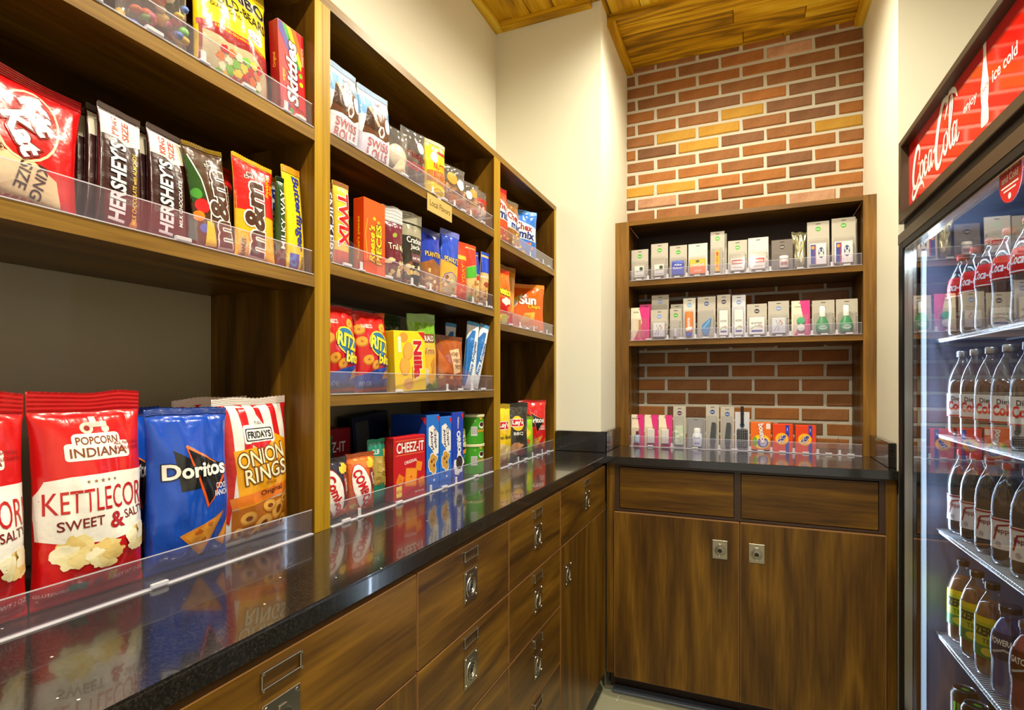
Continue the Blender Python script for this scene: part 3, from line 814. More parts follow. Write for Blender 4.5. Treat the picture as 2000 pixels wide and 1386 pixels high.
for k, lb in enumerate(('second in its row behind the yellow-print bar', 'third in its row behind the yellow-print bar', 'last in its row behind the yellow-print bar')):
    q = copy_tree(c); q.location.x -= .02*(k+1); q.location.y -= .003*(k+1); q['label'] = 'dark brown chocolate bar, '+lb
c = choc('dark brown chocolate bar with white small print, front bar beside the brown candy bag', .541, 5, False, 5)
for k, lb in enumerate(('second in its row behind the white-print bar', 'last in its row behind the white-print bar')):
    q = copy_tree(c); q.location.x -= .02*(k+1); q.location.y -= .002*(k+1); q['label'] = 'dark brown chocolate bar, '+lb

BRN = (66, 40, 18)
def mm_ops(w, h, fill, txt=(74, 42, 28)):
    return [('T', 'm&m', fill, h*.46, w*.60, txt, {'rot': 90, 'fit': h*.80, 'off': .035, 'out': (WHT, .045)}), ('T', "'s", fill-.8, h*.915, w*.22, txt, {'rot': 90, 'off': .03, 'out': (WHT, .06)})]
bag('candy_pouch', 'brown candy pouch with big white letters beside the dark chocolate bars', 'candy', (XB-.012, .6225, Z0), -2, .073, .165, .02, (74, 46, 22),
    [('P', [(-4, 7), (-1.4, 8.5), (-1.8, 12), (-3.9, 15)], (34, 74, 20)), ('S', [(-3.2, 14.5), (-1.8, 11), (-1.0, 6), (-1.6, 1.5)], .22, WHT)]+mm_ops(6.4, 15, .9)+
    [('E', -2.3, 6.8, 1.1, 1.1, (206, 24, 30)), ('E', -2.9, 8.6, .8, .8, (70, 150, 50)), ('E', -3.0, 5.2, .8, .8, (240, 130, 20)), ('E', -2.4, 3.4, .7, .7, (50, 100, 190)), ('P', [(-2.4, .8), (-.4, .8), (-.8, 4.4), (-1.9, 4.6)], (245, 205, 20))], seal=(150, 120, 20), roll=-5, pitch=6, seed=6, s1=.05, crink=.6)
bag('candy_pouch', 'brown and red candy pouch half hidden behind the red and yellow one', 'candy', (XB-.05, .654, Z0), -2, .070, .165, .02, (110, 70, 20),
    [('R', -3.5, 12, 3.5, 15.5, (200, 24, 24))]+mm_ops(6.0, 15, 0, (90, 50, 30)), seal=(190, 40, 20), roll=3, pitch=6, seed=7, s1=.05, crink=.6)
bag('candy_pouch', 'red and yellow peanut candy pouch with large brown letters', 'candy', (XB-.012, .6965, Z0), 0, .084, .178, .022, (244, 178, 18),
    [('R', -4.2, 8.4, 4.2, 17.2, (212, 22, 22))]+mm_ops(7.0, 16, -.8)+[('T', 'SHARING', 2.5, 14.0, .75, YEL, {'rot': 80}), ('T', 'SIZE', 3.4, 13.6, .75, YEL, {'rot': 80}), ('E', -3.0, 1.9, .8, 1.9, (206, 170, 110)), ('T', 'PEANUT', -3.0, 1.9, .7, BRN, {'rot': 90, 'fit': 3.2})], seal=(250, 200, 40), roll=2, pitch=5, seed=8, s1=.05, crink=.6)
bag('candy_bar', 'slim green and white candy bar between the red pouch and the yellow bar', 'candy bar', (XB-.012, .7487, Z0), 0, .018, .165, .016, (36, 74, 30), [('R', -.9, .5, .9, 3.5, (96, 22, 20)), ('T', 'MILKY WAY', 0, 9, 1.0, WHT, {'rot': 90, 'fit': 10.5, 'out': ((20, 60, 20), .05)})], roll=0, seed=9, crink=.3, flat=.4, s1=.05)
bag('candy_bar', 'narrow red, white and blue candy bar standing behind the yellow one', 'candy bar', (XB-.052, .772, Z0), 0, .034, .178, .018, (228, 228, 232), [('T', 'BABY RUTH', 0, 9, 1.8, (30, 50, 150), {'rot': -90, 'fit': 13, 'off': .03}), ('R', -1.7, .5, 1.7, 2.5, (190, 20, 30))], seal=(230, 140, 30), seed=10, crink=.3, flat=.4, s1=.05)
bag('candy_bar', 'yellow crisp candy bar with blue lettering beside the yellow upright', 'candy bar', (XB-.008, .7825, Z0), 0, .044, .196, .02, (250, 214, 24), [('T', 'Butterfinger', .4, 11.0, 2.2, (24, 50, 150), {'rot': -90, 'fit': 14, 'off': .03, 'shear': .1}), ('R', -1.8, .8, .3, 3.4, (40, 90, 190)), ('T', 'PIECES', 1.2, 1.9, .6, BRN, {'rot': 90})], seal=(240, 170, 40), pitch=4, seed=11, crink=.3, flat=.4, s1=.07)

# big bags on the counter
POPR = (206, 20, 24)
def popcorn(label, y, face, seed):
    rg = random.Random(seed); ops = []
    ops += [('P', [(-6.6, 8.6), (-4.4, 7.9), (.5, 7.4), (5.4, 8.2), (6.9, 9.2), (6.9, 16.2), (2, 16.2), (-3.5, 16.1), (-6.0, 15.8), (-6.7, 14)], WHT)]
    ops += [('T', 'KETTLECORN', .5, 13.0, 3.0, (190, 24, 26), {'fit': 13.4, 'off': .0, 'taper': .1}), ('T', 'SWEET', -2.6, 10.2, 1.25, (120, 20, 26), {'fit': 5.0, 'rot': 2}), ('T', '&', 1.6, 10.0, 2.1, (170, 24, 30), {'off': .03}), ('T', 'SALTY', 4.4, 10.6, 1.15, (120, 20, 26), {'fit': 3.5, 'rot': 6})]
    ops += [('P', star(-1.8+.85*k, 15.3, .28 if k != 2 else .36), (150, 110, 70)) for k in range(5)]
    ops += [('O', -3.9, 18.0, 3.9, 20.2, .4, WHT), ('O', -3.0, 18.4, 2.9, 21.4, .6, WHT), ('T', 'POPCORN', 0, 20.5, 1.0, (130, 70, 40), {'fit': 5.2}), ('T', 'INDIANA', .1, 19.0, 1.15, (130, 60, 30), {'fit': 7.0}),
            ('E', -1.1, 22.1, .75, .75, (235, 210, 200)), ('E', 1.3, 21.9, .5, .5, (235, 210, 200)), ('R', -1.2, 22.2, 1.6, 22.9, (225, 190, 180)), ('R', -.6, 22.8, .3, 23.6, (235, 210, 200)), ('E', -1.1, 22.1, .35, .35, (150, 40, 40))]
    for k, (cx, cz, r) in enumerate(((-3.2, 6.6, 2.4), (-.0, 5.9, 2.1), (4.8, 7.0, 2.1))):
        for j in range(6):
            a = j*1.05+k; ops.append(('B', cx+cos(a)*r*.5, cz+sin(a)*r*.42, r*.55, r*.48, [(250, 240, 190), (244, 226, 160), (236, 208, 130), (252, 246, 214)][(j+k) % 4], j+k*3))
    ops += [('R', -3.4, 1.6, -1.4, 2.6, (90, 130, 110)), ('E', -.2, 2.2, .5, .5, (150, 60, 60)), ('R', 1.0, 2.0, 1.9, 3.3, (200, 150, 50)), ('T', 'NET WT 2 OZ', 4.0, 2.3, .55, (235, 190, 190)), ('T', 'GLUTEN FREE', -4.9, 2.0, .4, (235, 190, 190)), ('T', 'ALL NATURAL', 3.9, 19.9, .42, (150, 20, 20)), ('T', 'WHOLE GRAIN', 3.9, 19.2, .42, (150, 20, 20))]
    ops += [('E', 0, 25.4, .55, .35, (160, 14, 18))]
    return bag('popcorn_bag', label, 'snack bag', (XB-.04, y, .9205), face, .133, .268, .075, POPR, ops, seal=(176, 14, 18), seed=seed, pitch=2, s1=.10)
popcorn('red kettle corn bag with white label, fully in view on the counter', .4555, 2, 12)
popcorn('red kettle corn bag cut off by the left edge of the picture', .3195, 0, 13)
def doritos(label, x, y, face, seed, col=(10, 74, 190), red=False, w=.134, h=.240, z=.9205, **kw):
    ops = [('P', [(-4.2*w/.14, 18.3), (4.6*w/.14, 13.2), (4.6*w/.14, 12.6), (-3.5*w/.14, 12.2)], (20, 22, 30)), ('P', [(-2.2, 18.6), (1.2, 9.4), (5.2, 15.2)], (20, 20, 26)), ('S', [(-2.2, 18.8), (-.8, 14.5), (1.1, 9.4), (3.4, 12.4), (5.4, 15.3)], [.2, .34, .55, .42, .2], (226, 84, 24)), ('S', [(-2.2, 18.8), (.6, 17.2), (3.2, 15.9)], [.45, .3, .12], (236, 120, 40)),
           ('T', 'Doritos', -.4, 14.9, 2.3, WHT, {'fit': 10.6, 'off': .03, 'out': ((14, 14, 22), .045)})]
    ops += [('P', [(-3.4, 5.6), (4.4, 8.2), (.6, 1.9)], (214, 134, 34)), ('P', [(-2.7, 5.4), (3.5, 7.5), (.5, 2.7)], (226, 156, 52)), ('P', [(3.3, 3.6), (6.4, 7.4), (5.2, 2.4)], (206, 120, 30)), ('P', [(3.7, 3.7), (6.1, 6.6), (5.1, 2.9)], (222, 148, 46)), ('B', -.4, 5.4, .6, .4, (190, 100, 24), 2), ('B', 1.5, 6.3, .5, .35, (196, 106, 26), 3), ('B', .6, 4.0, .4, .4, (196, 106, 26), 4)]
    ops = [(o[0], [(a, b-.3) for a, b in o[1]], *o[2:]) if o[0] in 'PS' else o for o in ops]
    ops.append(('T', 'COOL' if not red else 'NACHO', 3.9, 12.0, .9, WHT, {'fit': 2.4})); ops.append(('T', 'RANCH' if not red else 'CHEESE', 3.7, 10.9, .9, WHT, {'fit': 3.0}))
    ops.append(('E', 1.8, 1.6, 1.3, .35, (8, 40, 120) if not red else (130, 10, 10)))
    k = h/.24
    ops2 = []
    for o in ops:
        if o[0] in 'PS': ops2.append((o[0], [(a*w/.14, b*k) for a, b in o[1]], *o[2:]))
        elif o[0] == 'T':
            d = dict(o[6]); d['fit'] = d['fit']*w/.14; ops2.append(('T', o[1], o[2]*w/.14, o[3]*k, o[4]*k, o[5], d))
        else: ops2.append((o[0], o[1]*w/.14, o[2]*k, o[3], o[4], *o[5:]))
    return bag('tortilla_chip_bag', label, 'snack bag', (x, y, z), face, w, h, .07*k, col, ops2, seal=tuple(int(c*.8) for c in col), seed=seed, s1=.05, crink=1.25, **kw)
doritos('royal blue tortilla chip bag with an orange triangle, front of its row', XB-.038, .5915, 1, 14)
doritos('royal blue tortilla chip bag standing behind the front blue one', XB-.115, .540, 0, 15, w=.12)
def rings(label, x, y, face, seed):
    ops = []
    for k in range(5): ops.append(('P', [(-7+3.3*k, 14), (-5.4+3.3*k, 14), (-6.6+3.3*k+1.2, 25), (-8.0+3.3*k+1.2, 25)], (206, 24, 32)))
    ops += [('P', [(-7, 15.5), (-7, 5), (-6, 4), (-5, 15)], (206, 24, 32)), ('P', [(-4.6, 6.3), (6.6, 8.5), (6.2, 17.5), (3.0, 18.8), (-2.4, 16.6), (-5.6, 16.4)], (238, 166, 22)), ('P', [(-6.2, 8.4), (6.4, 10.2), (6.4, 8.2), (-5.8, 6.6)], (232, 124, 30)),
            ('P', rrect(-3.6, 17.4, 2.8, 20.6, .5)+[], WHT), ('P', [(-2.4, 17.6), (.0, 15.4), (2, 17.6)], (206, 24, 32)), ('O', -3.2, 17.8, 2.5, 20.0, .3, BLK), ('O', -3.0, 18.0, 2.3, 19.8, .3, WHT), ('T', 'FRIDAYS', -.35, 18.9, 1.2, BLK, {'fit': 4.9, 'off': .03}), ('P', [(-1.6, 20.4), (-.4, 22.4), (1.0, 20.4)], WHT), ('T', 'T.G.I.', -.3, 20.9, .5, BLK),
            ('T', 'ONION', -.3, 15.2, 2.7, (250, 240, 200), {'fit': 9.6, 'rot': 8, 'out': ((110, 60, 14), .05)}), ('T', 'RINGS', .5, 12.3, 2.7, (250, 240, 200), {'fit': 8.8, 'rot': 8, 'out': ((110, 60, 14), .05)}), ('T', 'SNACKS', 1.4, 10.4, .5, (130, 70, 20)), ('T', 'Original', 1.6, 8.8, 1.15, (90, 40, 16), {'fit': 4.6, 'rot': 8})]
    ops += [('P', [(-5.8, 6.4), (6.6, 8.0), (6.8, 1), (-5.6, .8)], (176, 100, 24))]
    for k, (cx, cz, r) in enumerate(((-2.8, 4.6, 1.6), (.2, 3.2, 1.9), (3.2, 5.2, 1.9), (5.0, 2.6, 1.5), (-4.2, 2.2, 1.3), (1.2, 6.2, 1.4), (4.6, 7.0, 1.1), (-1.0, 1.6, 1.2))):
        ops += [('E', cx, cz, r, r*.8, (206, 136, 42), k*35), ('E', cx-.1, cz+.12, r*.86, r*.64, (230, 172, 80), k*35), ('E', cx, cz, r*.42, r*.28, (132, 70, 18), k*35)]
    return bag('onion_ring_bag', label, 'snack bag', (x, y, .9205), face, .152, .252, .07, (240, 234, 230), ops, seal=(228, 214, 210), seed=seed, s1=.06, crink=1.0, roll=-1)
rings('onion ring bag with red and white stripes and orange label beside the yellow upright', XB-.055, .7285, 2, 16)
rings('striped onion ring bag standing behind the front one', XB-.135, .715, 0, 17)
# ------------------------------------------------------------------ middle bay: snack cakes (top shelf)
ZM1, ZM2, ZM3, ZCT = 1.682, 1.432, 1.177, .9205
def swiss(label, y, face, seed):
    return bag('snack_cake_carton', label, 'snack cake', (XB-.024, y, ZM1), face, .098, .172, .042, (240, 240, 244),
        [('P', [(-4.9, 10.6), (-4.9, 14.6), (4.9, 13.2), (4.9, 9.6), (1, 11)], (120, 170, 222)), ('P', [(-4.7, 6.4), (-3.4, 12.0), (.8, 13.2), (4.0, 11.8), (4.4, 7.4), (2.2, 6.2), (-2.0, 6.6)], (96, 58, 34)), ('P', [(-4.4, 8.0), (-3.2, 12.2), (-1.4, 12.4), (-.2, 8.6), (-1.0, 7.4)], (62, 34, 20)), ('P', [(-3.2, 12.4), (-2.4, 12.7), (.2, 9.2), (-.4, 8.7)], (206, 166, 140)),
         ('S', [(1.2, 7.0), (.2, 6.8), (-.2, 7.8), (.4, 9.0), (1.4, 9.2), (1.7, 8.0), (1.2, 7.2)], .5, (250, 246, 240)), ('E', 3.3, 10.2, 1.1, 1.7, (238, 240, 250)), ('T', 'Little', .6, 14.1, .8, (200, 30, 40), {'rot': -6}), ('T', 'SWISS', -.2, 4.8, 1.8, (196, 60, 80), {'fit': 6.6, 'out': (WHT, .02)}), ('T', 'ROLLS', -.2, 2.6, 1.9, (196, 60, 80), {'fit': 6.6, 'out': (WHT, .02)})],
        seal=(176, 200, 232), seed=seed, s1=.07, crink=.7, flat=.3)
swiss('white and blue chocolate roll cake pack against the yellow upright', .922, 0, 21)
swiss('white and blue chocolate roll cake pack, second from the yellow upright', 1.030, 6, 22)
def cake(label, y, face, w, h, words, seed, lumps, cols, ops=()):
    t = bag('wrapped_snack_cake', label, 'snack cake', (XB-.018, y, ZM1), face, w, h, .032, (240, 240, 240), list(ops)+words, finish='clear', seal=(225, 225, 225), seed=seed, s1=.06, crink=1.1, zig=False)
    MB().lathe([(.001, -.007), (w*.36, -.007), (w*.40, -.003), (w*.40, .003), (w*.36, .007), (.001, .007)], 0, h*.46, 18, ink(lumps, 'print'), axis='y', caps=False).build('cake', t, 'all')
    return t
cake('cream filled cake in clear wrap behind the acrylic divider', 1.115, 8, .075, .125, [('P', [(-2.6, 2), (2.4, 1.4), (.4, 6.0)], (236, 222, 180))], 23, (232, 220, 190), [])
cake('clear wrapped chocolate round with dark red lettering', 1.185, 12, .085, .148, [('T', 'Fudge', 0, 8.0, 2.1, (110, 16, 22), {'fit': 7.0, 'rot': -4}), ('T', 'ROUND', 0, 5.4, 1.7, (206, 60, 80), {'fit': 6.6}), ('E', 1.6, 10.6, 1.5, 1.4, (240, 236, 226))], 24, (92, 52, 30), [])
bag('wrapped_snack_cake', 'bright yellow wafer bar pack on the snack cake shelf', 'snack cake', (XB-.016, 1.286, ZM1), 10, .082, .16, .03, (246, 218, 30),
    [('P', [(-3.9, 4.8), (3.9, 4.0), (3.9, 8.2), (-3.9, 7.6)], (186, 120, 50)), ('T', 'NUTTY', .6, 9.0, 1.7, (190, 30, 24), {'fit': 5.4, 'out': ((250, 230, 90), .04)}), ('T', 'Buddy', .6, 6.6, 1.7, (196, 40, 30), {'fit': 5.6, 'out': ((250, 220, 150), .04)}), ('E', -1.6, 11.2, 1.3, 1.4, (244, 238, 220)), ('R', -.2, 12.6, 3.4, 13.5, (170, 40, 24)), ('S', [(-2.4, 2.4), (0, 3.4), (2.6, 2.6)], .25, (210, 160, 20)), ('S', [(-2.6, 1.6), (0, 2.5), (2.8, 1.8)], .25, (210, 160, 20))], seal=(220, 214, 190), seed=25, s1=.07, zig=False)
cake('clear wrapped oatmeal pie with dark blue lettering', 1.392, 14, .094, .132, [('E', -1.6, 9.4, 2.0, 1.7, (214, 150, 60)), ('E', 1.8, 8.2, 1.6, 1.5, (244, 242, 236)), ('T', 'Oatmeal', -.2, 5.6, 1.7, (50, 50, 90), {'fit': 6.4, 'shear': .2}), ('T', 'Creme Pies', 0, 3.4, 1.2, (190, 40, 50), {'fit': 6.4})], 26, (196, 132, 60), [])
cake('clear wrapped cookie with dark lettering between the oatmeal pie and the far divider', 1.487, 14, .09, .12, [('E', 1.0, 8.6, 1.8, 1.4, (210, 150, 70)), ('E', -1.4, 7.6, 1.3, 1.3, (246, 244, 240)), ('T', 'Peanut', .2, 5.4, 1.4, (70, 50, 50), {'fit': 6, 'shear': .2}), ('T', 'Cookies', .2, 3.4, 1.4, (196, 80, 110), {'fit': 6.6})], 27, (206, 150, 80), [])
cake('clear wrapped cake with red stripes beside the far divider', 1.557, 12, .072, .118, [('R', -3, 7.6, 3, 8.8, (206, 40, 36)), ('R', -3, 5.4, -2.2, 7.4, (190, 30, 30)), ('R', -1.2, 5.4, -.4, 7.4, (190, 30, 30)), ('R', .6, 5.4, 1.4, 7.4, (190, 30, 30)), ('T', 'Cake', .3, 3.4, 1.8, (110, 96, 110), {'fit': 5})], 28, (240, 232, 226), [])
ls = thing('shelf_sign', 'small tan sign reading Local Flavors clipped to the shelf edge', 'sign', (XU+.0022, 1.258, 1.632))
MB().box(-.001, .0012, -.062, .062, 0, .044, plain('tan sign card', S(196, 168, 96), .5), .0006).build('card', ls)
art(ls, [('T', 'Local Flavors', 0, 2.4, 1.5, (86, 58, 20), {'fit': 10.2, 'off': 0})], lambda x, z, l: (.0012+l, x, z), 99, 'print')
MB().box(-.003, -.001, -.008, .008, .030, .05, acrylic_e).build('clip', ls)

# ------------------------------------------------------------------ middle bay: candy and nuts (second shelf)
def bar(label, y, w, h, col, ops, seed, seal=None, x=0, face=0, roll=0, d=.02, z=ZM2, fl=.4, cat='candy bar', nm='candy_bar'):
    return bag(nm, label, cat, (XB-.012-x, y, z), face, w, h, d, col, ops, seal=seal, seed=seed, crink=.35, flat=fl, s1=.06, roll=roll, part='wrapper')
bar('dark striped candy bar squeezed against the yellow upright', .868, .032, .165, (70, 36, 50), [('T', 'SNICKERS', 0, 8, 1.7, (232, 232, 240), {'rot': -90, 'fit': 13, 'out': ((30, 40, 120), .06)})], 31, (80, 50, 30))
bar('gold caramel candy bar with big red letters', .908, .044, .176, (236, 196, 60), [('R', -2.1, .6, 2.1, 3.6, (200, 60, 50)), ('T', 'TWIX', .2, 10, 3.0, (206, 24, 24), {'rot': -90, 'fit': 11, 'off': .04, 'out': (WHT, .05)})], 32, (170, 110, 40), face=6)
carton('candy_box', 'orange peanut butter candy box with yellow script', 'candy', (XB-.011, 1.003, ZM2), 3, .070, .165, .03, (240, 88, 12),
    [('E', -.2, 12.6, .5, .4, (250, 190, 40)), ('E', 1.2, 12.0, .5, .4, (250, 170, 30)), ('E', 2.2, 11.0, .45, .4, (170, 80, 20)), ('S', [(-2.4, 12.2), (-3.1, 8.6), (-2.4, 3.6)], .3, (250, 150, 20)), ('T', "Reese's", -1.0, 7.0, 1.9, (250, 206, 30), {'rot': 90, 'fit': 8.2, 'off': .03, 'shear': .25, 'out': ((96, 44, 14), .05)}), ('T', 'PIECES', 1.3, 7.2, 1.8, (250, 206, 30), {'rot': 90, 'fit': 8.8, 'off': .04, 'out': ((60, 34, 14), .06)})],
    side=(214, 60, 6), side_ops=[('T', "Reese's pieces", 0, 8, .9, (250, 196, 40), {'rot': 90, 'fit': 9})])
def nuts(seed, n, z0, z1, w, cols):
    rg = random.Random(seed)
    return [('B', rg.uniform(-w, w), rg.uniform(z0, z1), rg.uniform(.5, .9), rg.uniform(.35, .6), rg.choice(cols), k) for k in range(n)]
NUT = [(206, 160, 90), (180, 120, 60), (226, 190, 120), (140, 80, 40), (236, 214, 160)]
bag('nut_mix_bag', 'short dark red nut bag low behind the trail mix', 'nuts', (XB-.045, 1.058, ZM2), 4, .05, .125, .025, (98, 24, 44), [('T', 'TRAIL', 0, 6.4, 1.2, (230, 200, 160), {'fit': 4.2})]+nuts(1, 8, 1, 4, 2, NUT), seed=33)
bag('trail_mix_bag', 'tall silver-topped maroon trail mix bag', 'nuts', (XB-.02, 1.098, ZM2), 9, .070, .182, .035, (106, 26, 46), [('T', 'Trail Mix', .2, 8.6, 1.5, (236, 220, 190), {'fit': 5.6, 'out': ((60, 10, 24), .05)}), ('E', -.4, 11.4, .9, .5, (150, 160, 60), 30)]+nuts(2, 16, 1.2, 6.8, 2.6, NUT), seal=(196, 200, 206), seed=34, s1=.2, crink=1.4)
bag('snack_mix_bag', 'black and silver snack mix bag with white lettering', 'nuts', (XB-.022, 1.176, ZM2), 13, .082, .19, .035, (38, 36, 30), [('R', -3.8, 13, 3.8, 16, (150, 146, 126)), ('T', 'Cracker', .4, 12.0, 1.5, WHT, {'fit': 5.6}), ('T', 'Jack', .4, 10.2, 1.5, WHT, {'fit': 4.0}), ('R', -1.2, 6.6, 2.6, 8.6, (110, 70, 80)), ('T', "nut mix", .7, 7.6, .8, WHT, {'fit': 3.2})]+nuts(3, 16, 1.2, 6.0, 3.0, NUT+[(240, 190, 50)]), seal=(176, 172, 150), seed=35, s1=.14, crink=1.3)
bag('peanut_bag', 'wide royal blue peanut bag, left of the pair', 'nuts', (XB-.026, 1.272, ZM2), 12, .086, .175, .035, (24, 56, 176), [('P', [(-4, .8), (4, .8), (4, 7.4), (0, 9.4), (-4, 8)], (150, 92, 40)), ('T', 'PLANTERS', .4, 10.6, 1.3, (246, 200, 50), {'fit': 6.4, 'out': ((20, 30, 90), .05)})]+nuts(4, 14, 1.2, 6.6, 3.2, NUT), seed=36, crink=1.2)
bag('peanut_bag', 'blue peanut bag with a sharp raised corner, right of the pair', 'nuts', (XB-.018, 1.352, ZM2), 16, .076, .190, .03, (36, 76, 200), [('P', [(-3.6, .8), (3.6, .8), (3.6, 9.2), (-3.6, 10.2)], (228, 170, 60)), ('T', 'PEANUTS', .2, 10.6, 1.5, (250, 216, 60), {'fit': 5.8, 'out': ((30, 50, 140), .05)}), ('E', 0, 4.0, 3.2, 3.0, (190, 170, 130)), ('S', [(-3.2, 4), (-2.2, 6.4), (0, 7.2), (2.2, 6.4), (3.2, 4)], .25, (110, 90, 170))]+nuts(5, 10, 1.6, 5.6, 2.2, NUT), seal=(120, 130, 214), seed=37, roll=4)
bar('orange red peanut bar wrapper between the blue bags', 1.4175, .052, .175, (222, 60, 20), [('R', -2.2, 12.2, 2.2, 13.4, (250, 190, 60)), ('T', 'PAYDAY', .2, 7, 1.5, (250, 160, 60), {'rot': 90, 'fit': 8})], 38, (236, 80, 30), face=12, fl=.35, d=.025)
bar('red and green topped nut tube', 1.483, .052, .18, (214, 186, 120), [('P', [(-2.6, 11), (2.6, 12.4), (2.6, 17), (-2.6, 17)], (214, 60, 40)), ('P', [(-2.6, 7.6), (2.6, 8.6), (2.6, 12.2), (-2.6, 10.8)], (70, 180, 50)), ('E', -.6, 2.0, 1.2, .8, (50, 160, 50))]+nuts(6, 14, 2.4, 7.2, 1.9, NUT), 39, (224, 90, 50), face=14, d=.028, cat='nuts', nm='nut_tube')
bar('blue topped nut tube in front of the far divider, left of two', 1.5285, .034, .17, (220, 190, 130), [('P', [(-2.4, 10), (2.4, 10), (2.4, 16), (-2.4, 16)], (24, 60, 190)), ('R', -2, 8.2, 2, 9.6, (200, 40, 40))]+nuts(7, 12, 1.4, 7.4, 1.7, NUT), 40, (40, 80, 210), face=14, d=.026, x=.008, cat='nuts', nm='nut_tube')
bar('blue topped nut tube beside the far divider, right of two', 1.570, .036, .176, (216, 180, 120), [('P', [(-2.4, 11), (2.4, 11), (2.4, 16), (-2.4, 16)], (28, 70, 206)), ('T', 'PEANUTS', 0, 9.6, .9, WHT, {'fit': 3.6}), ('B', 0, 7.2, 1.2, .9, (150, 60, 40), 3)]+nuts(8, 12, 1.4, 6.4, 1.7, NUT), 41, (50, 96, 220), face=16, d=.026, roll=4, cat='nuts', nm='nut_tube')

# ------------------------------------------------------------------ middle bay: crackers (third shelf)
def ritz(label, y, face, seed):
    ck = []
    for k, (cx, cz) in enumerate(((-4.2, 11.2), (-3.0, 7.2), (-1.0, 6.0), (-4.6, 13.8), (2.6, 14.2))):
        ck += [('E', cx, cz, 1.35, 1.15, (196, 110, 26), 20), ('E', cx, cz+.15, 1.15, .95, (236, 166, 50), 20), ('E', cx, cz+.1, .3, .25, (190, 110, 30))]
    return bag('cracker_bag', label, 'crackers', (XB-.03, y, ZM3), face, .108, .178, .05, (206, 24, 24), ck+
        [('P', [(-5.8, .8), (5.8, .8), (5.8, 8.8), (3.0, 5.6), (-1, 5.0), (-5.8, 3.6)], (24, 70, 170)), ('E', .8, 10.6, 3.6, 2.9, (246, 220, 40), -24), ('E', .8, 10.6, 3.3, 2.6, (34, 116, 160), -24), ('T', 'RITZ', .7, 10.6, 3.0, (250, 226, 40), {'fit': 6.2, 'rot': -16, 'off': .04, 'out': ((24, 80, 130), .02)}), ('T', 'bits', 2.0, 7.2, 2.3, (250, 226, 40), {'fit': 4.6, 'rot': -8, 'off': .04, 'out': ((24, 60, 170), .06)}),
         ('P', [(1.6, 2.6), (4.8, 3.4), (5.0, 5.0), (2.0, 4.4)], (212, 150, 70)), ('T', 'CHEESE', 3.3, 3.8, .7, (130, 60, 20), {'rot': 12, 'fit': 2.4}), ('T', '80 CAL', -3.2, 2.0, 1.0, (150, 180, 236), {'fit': 3.6}), ('T', 'NABISCO', -2.6, 14.6, .9, WHT, {'fit': 3.0})], seal=(176, 18, 20), seed=seed, s1=.05, roll=-3)
ritz('red and blue cheese cracker bag against the yellow upright', .922, 0, 42)
ritz('red and blue cheese cracker bag left of the yellow cookie box', 1.034, 3, 43)
carton('cookie_box', 'yellow vanilla wafer box with red lettering running downwards', 'cookies', (XB-.013, 1.152, ZM3), 5, .118, .145, .028, (250, 214, 20),
    [('E', -.9, 9.6, 1.9, 2.3, (222, 150, 50), -20), ('E', -.8, 9.8, 1.6, 2.0, (236, 172, 74), -20), ('E', -2.2, 6.0, 2.0, 2.2, (220, 146, 46), 10), ('E', -2.1, 6.2, 1.7, 1.9, (236, 170, 70), 10), ('E', -2.4, 13.0, 1.6, 1.2, (224, 154, 56)), ('E', -1.0, 1.8, 1.9, 1.4, (226, 170, 90)), ('P', [(3.2, 14.4), (5.8, 14.4), (5.8, 12.2)], (206, 30, 36)), ('O', -4.6, 9.4, -3.4, 13.2, .3, (250, 240, 190)),
     ('T', 'Nilla', 2.8, 7.6, 3.3, (196, 20, 44), {'rot': -90, 'fit': 9.2, 'off': .05, 'out': ((250, 244, 200), .05)}), ('T', 'WAFERS', .6, 4.4, .6, (150, 90, 30), {'rot': -90})], side=(206, 170, 20), roll=-3)
bag('trail_mix_bag', 'dark green trail mix bag standing at the back behind the cookie box', 'nuts', (XB-.115, 1.21, ZM3), 10, .10, .20, .03, (50, 84, 24), [('T', 'EMERALD', 0, 14, 1.6, (230, 220, 170), {'fit': 6})], seed=44, crink=1.4)
bag('trail_mix_bag', 'bright green and gold trail mix bag right of the yellow cookie box', 'nuts', (XB-.03, 1.254, ZM3), 14, .10, .200, .035, (112, 172, 36), [('P', [(-4.8, 5), (-3.4, 12.4), (3.6, 12.4), (4.8, 6), (3, 1), (-1, 3)], (240, 182, 50)), ('O', -3.4, 12.4, 3.8, 14.8, .5, (120, 70, 30)), ('T', 'EMERALD', .2, 13.6, 1.4, WHT, {'fit': 6.2}), ('T', 'Trail mix', 0, 10.4, 1.8, (160, 60, 30), {'fit': 6.4, 'out': ((252, 230, 150), .05)}), ('E', -1.0, 4.6, 1.9, 1.4, (232, 214, 170)), ('E', -.6, 2.2, 1.6, 1.4, (236, 220, 190)), ('B', 2.4, 6.2, 1.0, 2.0, (206, 140, 50), 4)], seal=(120, 160, 70), seed=45, s1=.12, crink=1.3, roll=-3)
bag('jerky_bag', 'brown and orange snack bag with a pale slanted label', 'snack', (XB-.034, 1.392, ZM3), 16, .112, .156, .04, (160, 78, 26), [('P', [(-5, 11.8), (-.8, 6.0), (0, 4.8), (-5, 5.4)], (196, 100, 40)), ('P', [(.2, 4.6), (3.8, 5.4), (3.2, 12.2), (-1.2, 11.4)], (222, 190, 150)), ('T', 'HONEY', 1.0, 10.4, 1.2, (130, 70, 30), {'fit': 3.6}), ('T', 'WHEAT', 1.5, 8.6, 1.2, (130, 70, 30), {'fit': 3.6}), ('T', 'TWISTS', 2.0, 6.8, 1.2, (130, 70, 30), {'fit': 3.4})]+nuts(11, 10, 1, 4.4, 4.4, [(196, 120, 50), (226, 160, 80), (150, 70, 20)]), seal=(122, 66, 40), seed=46)
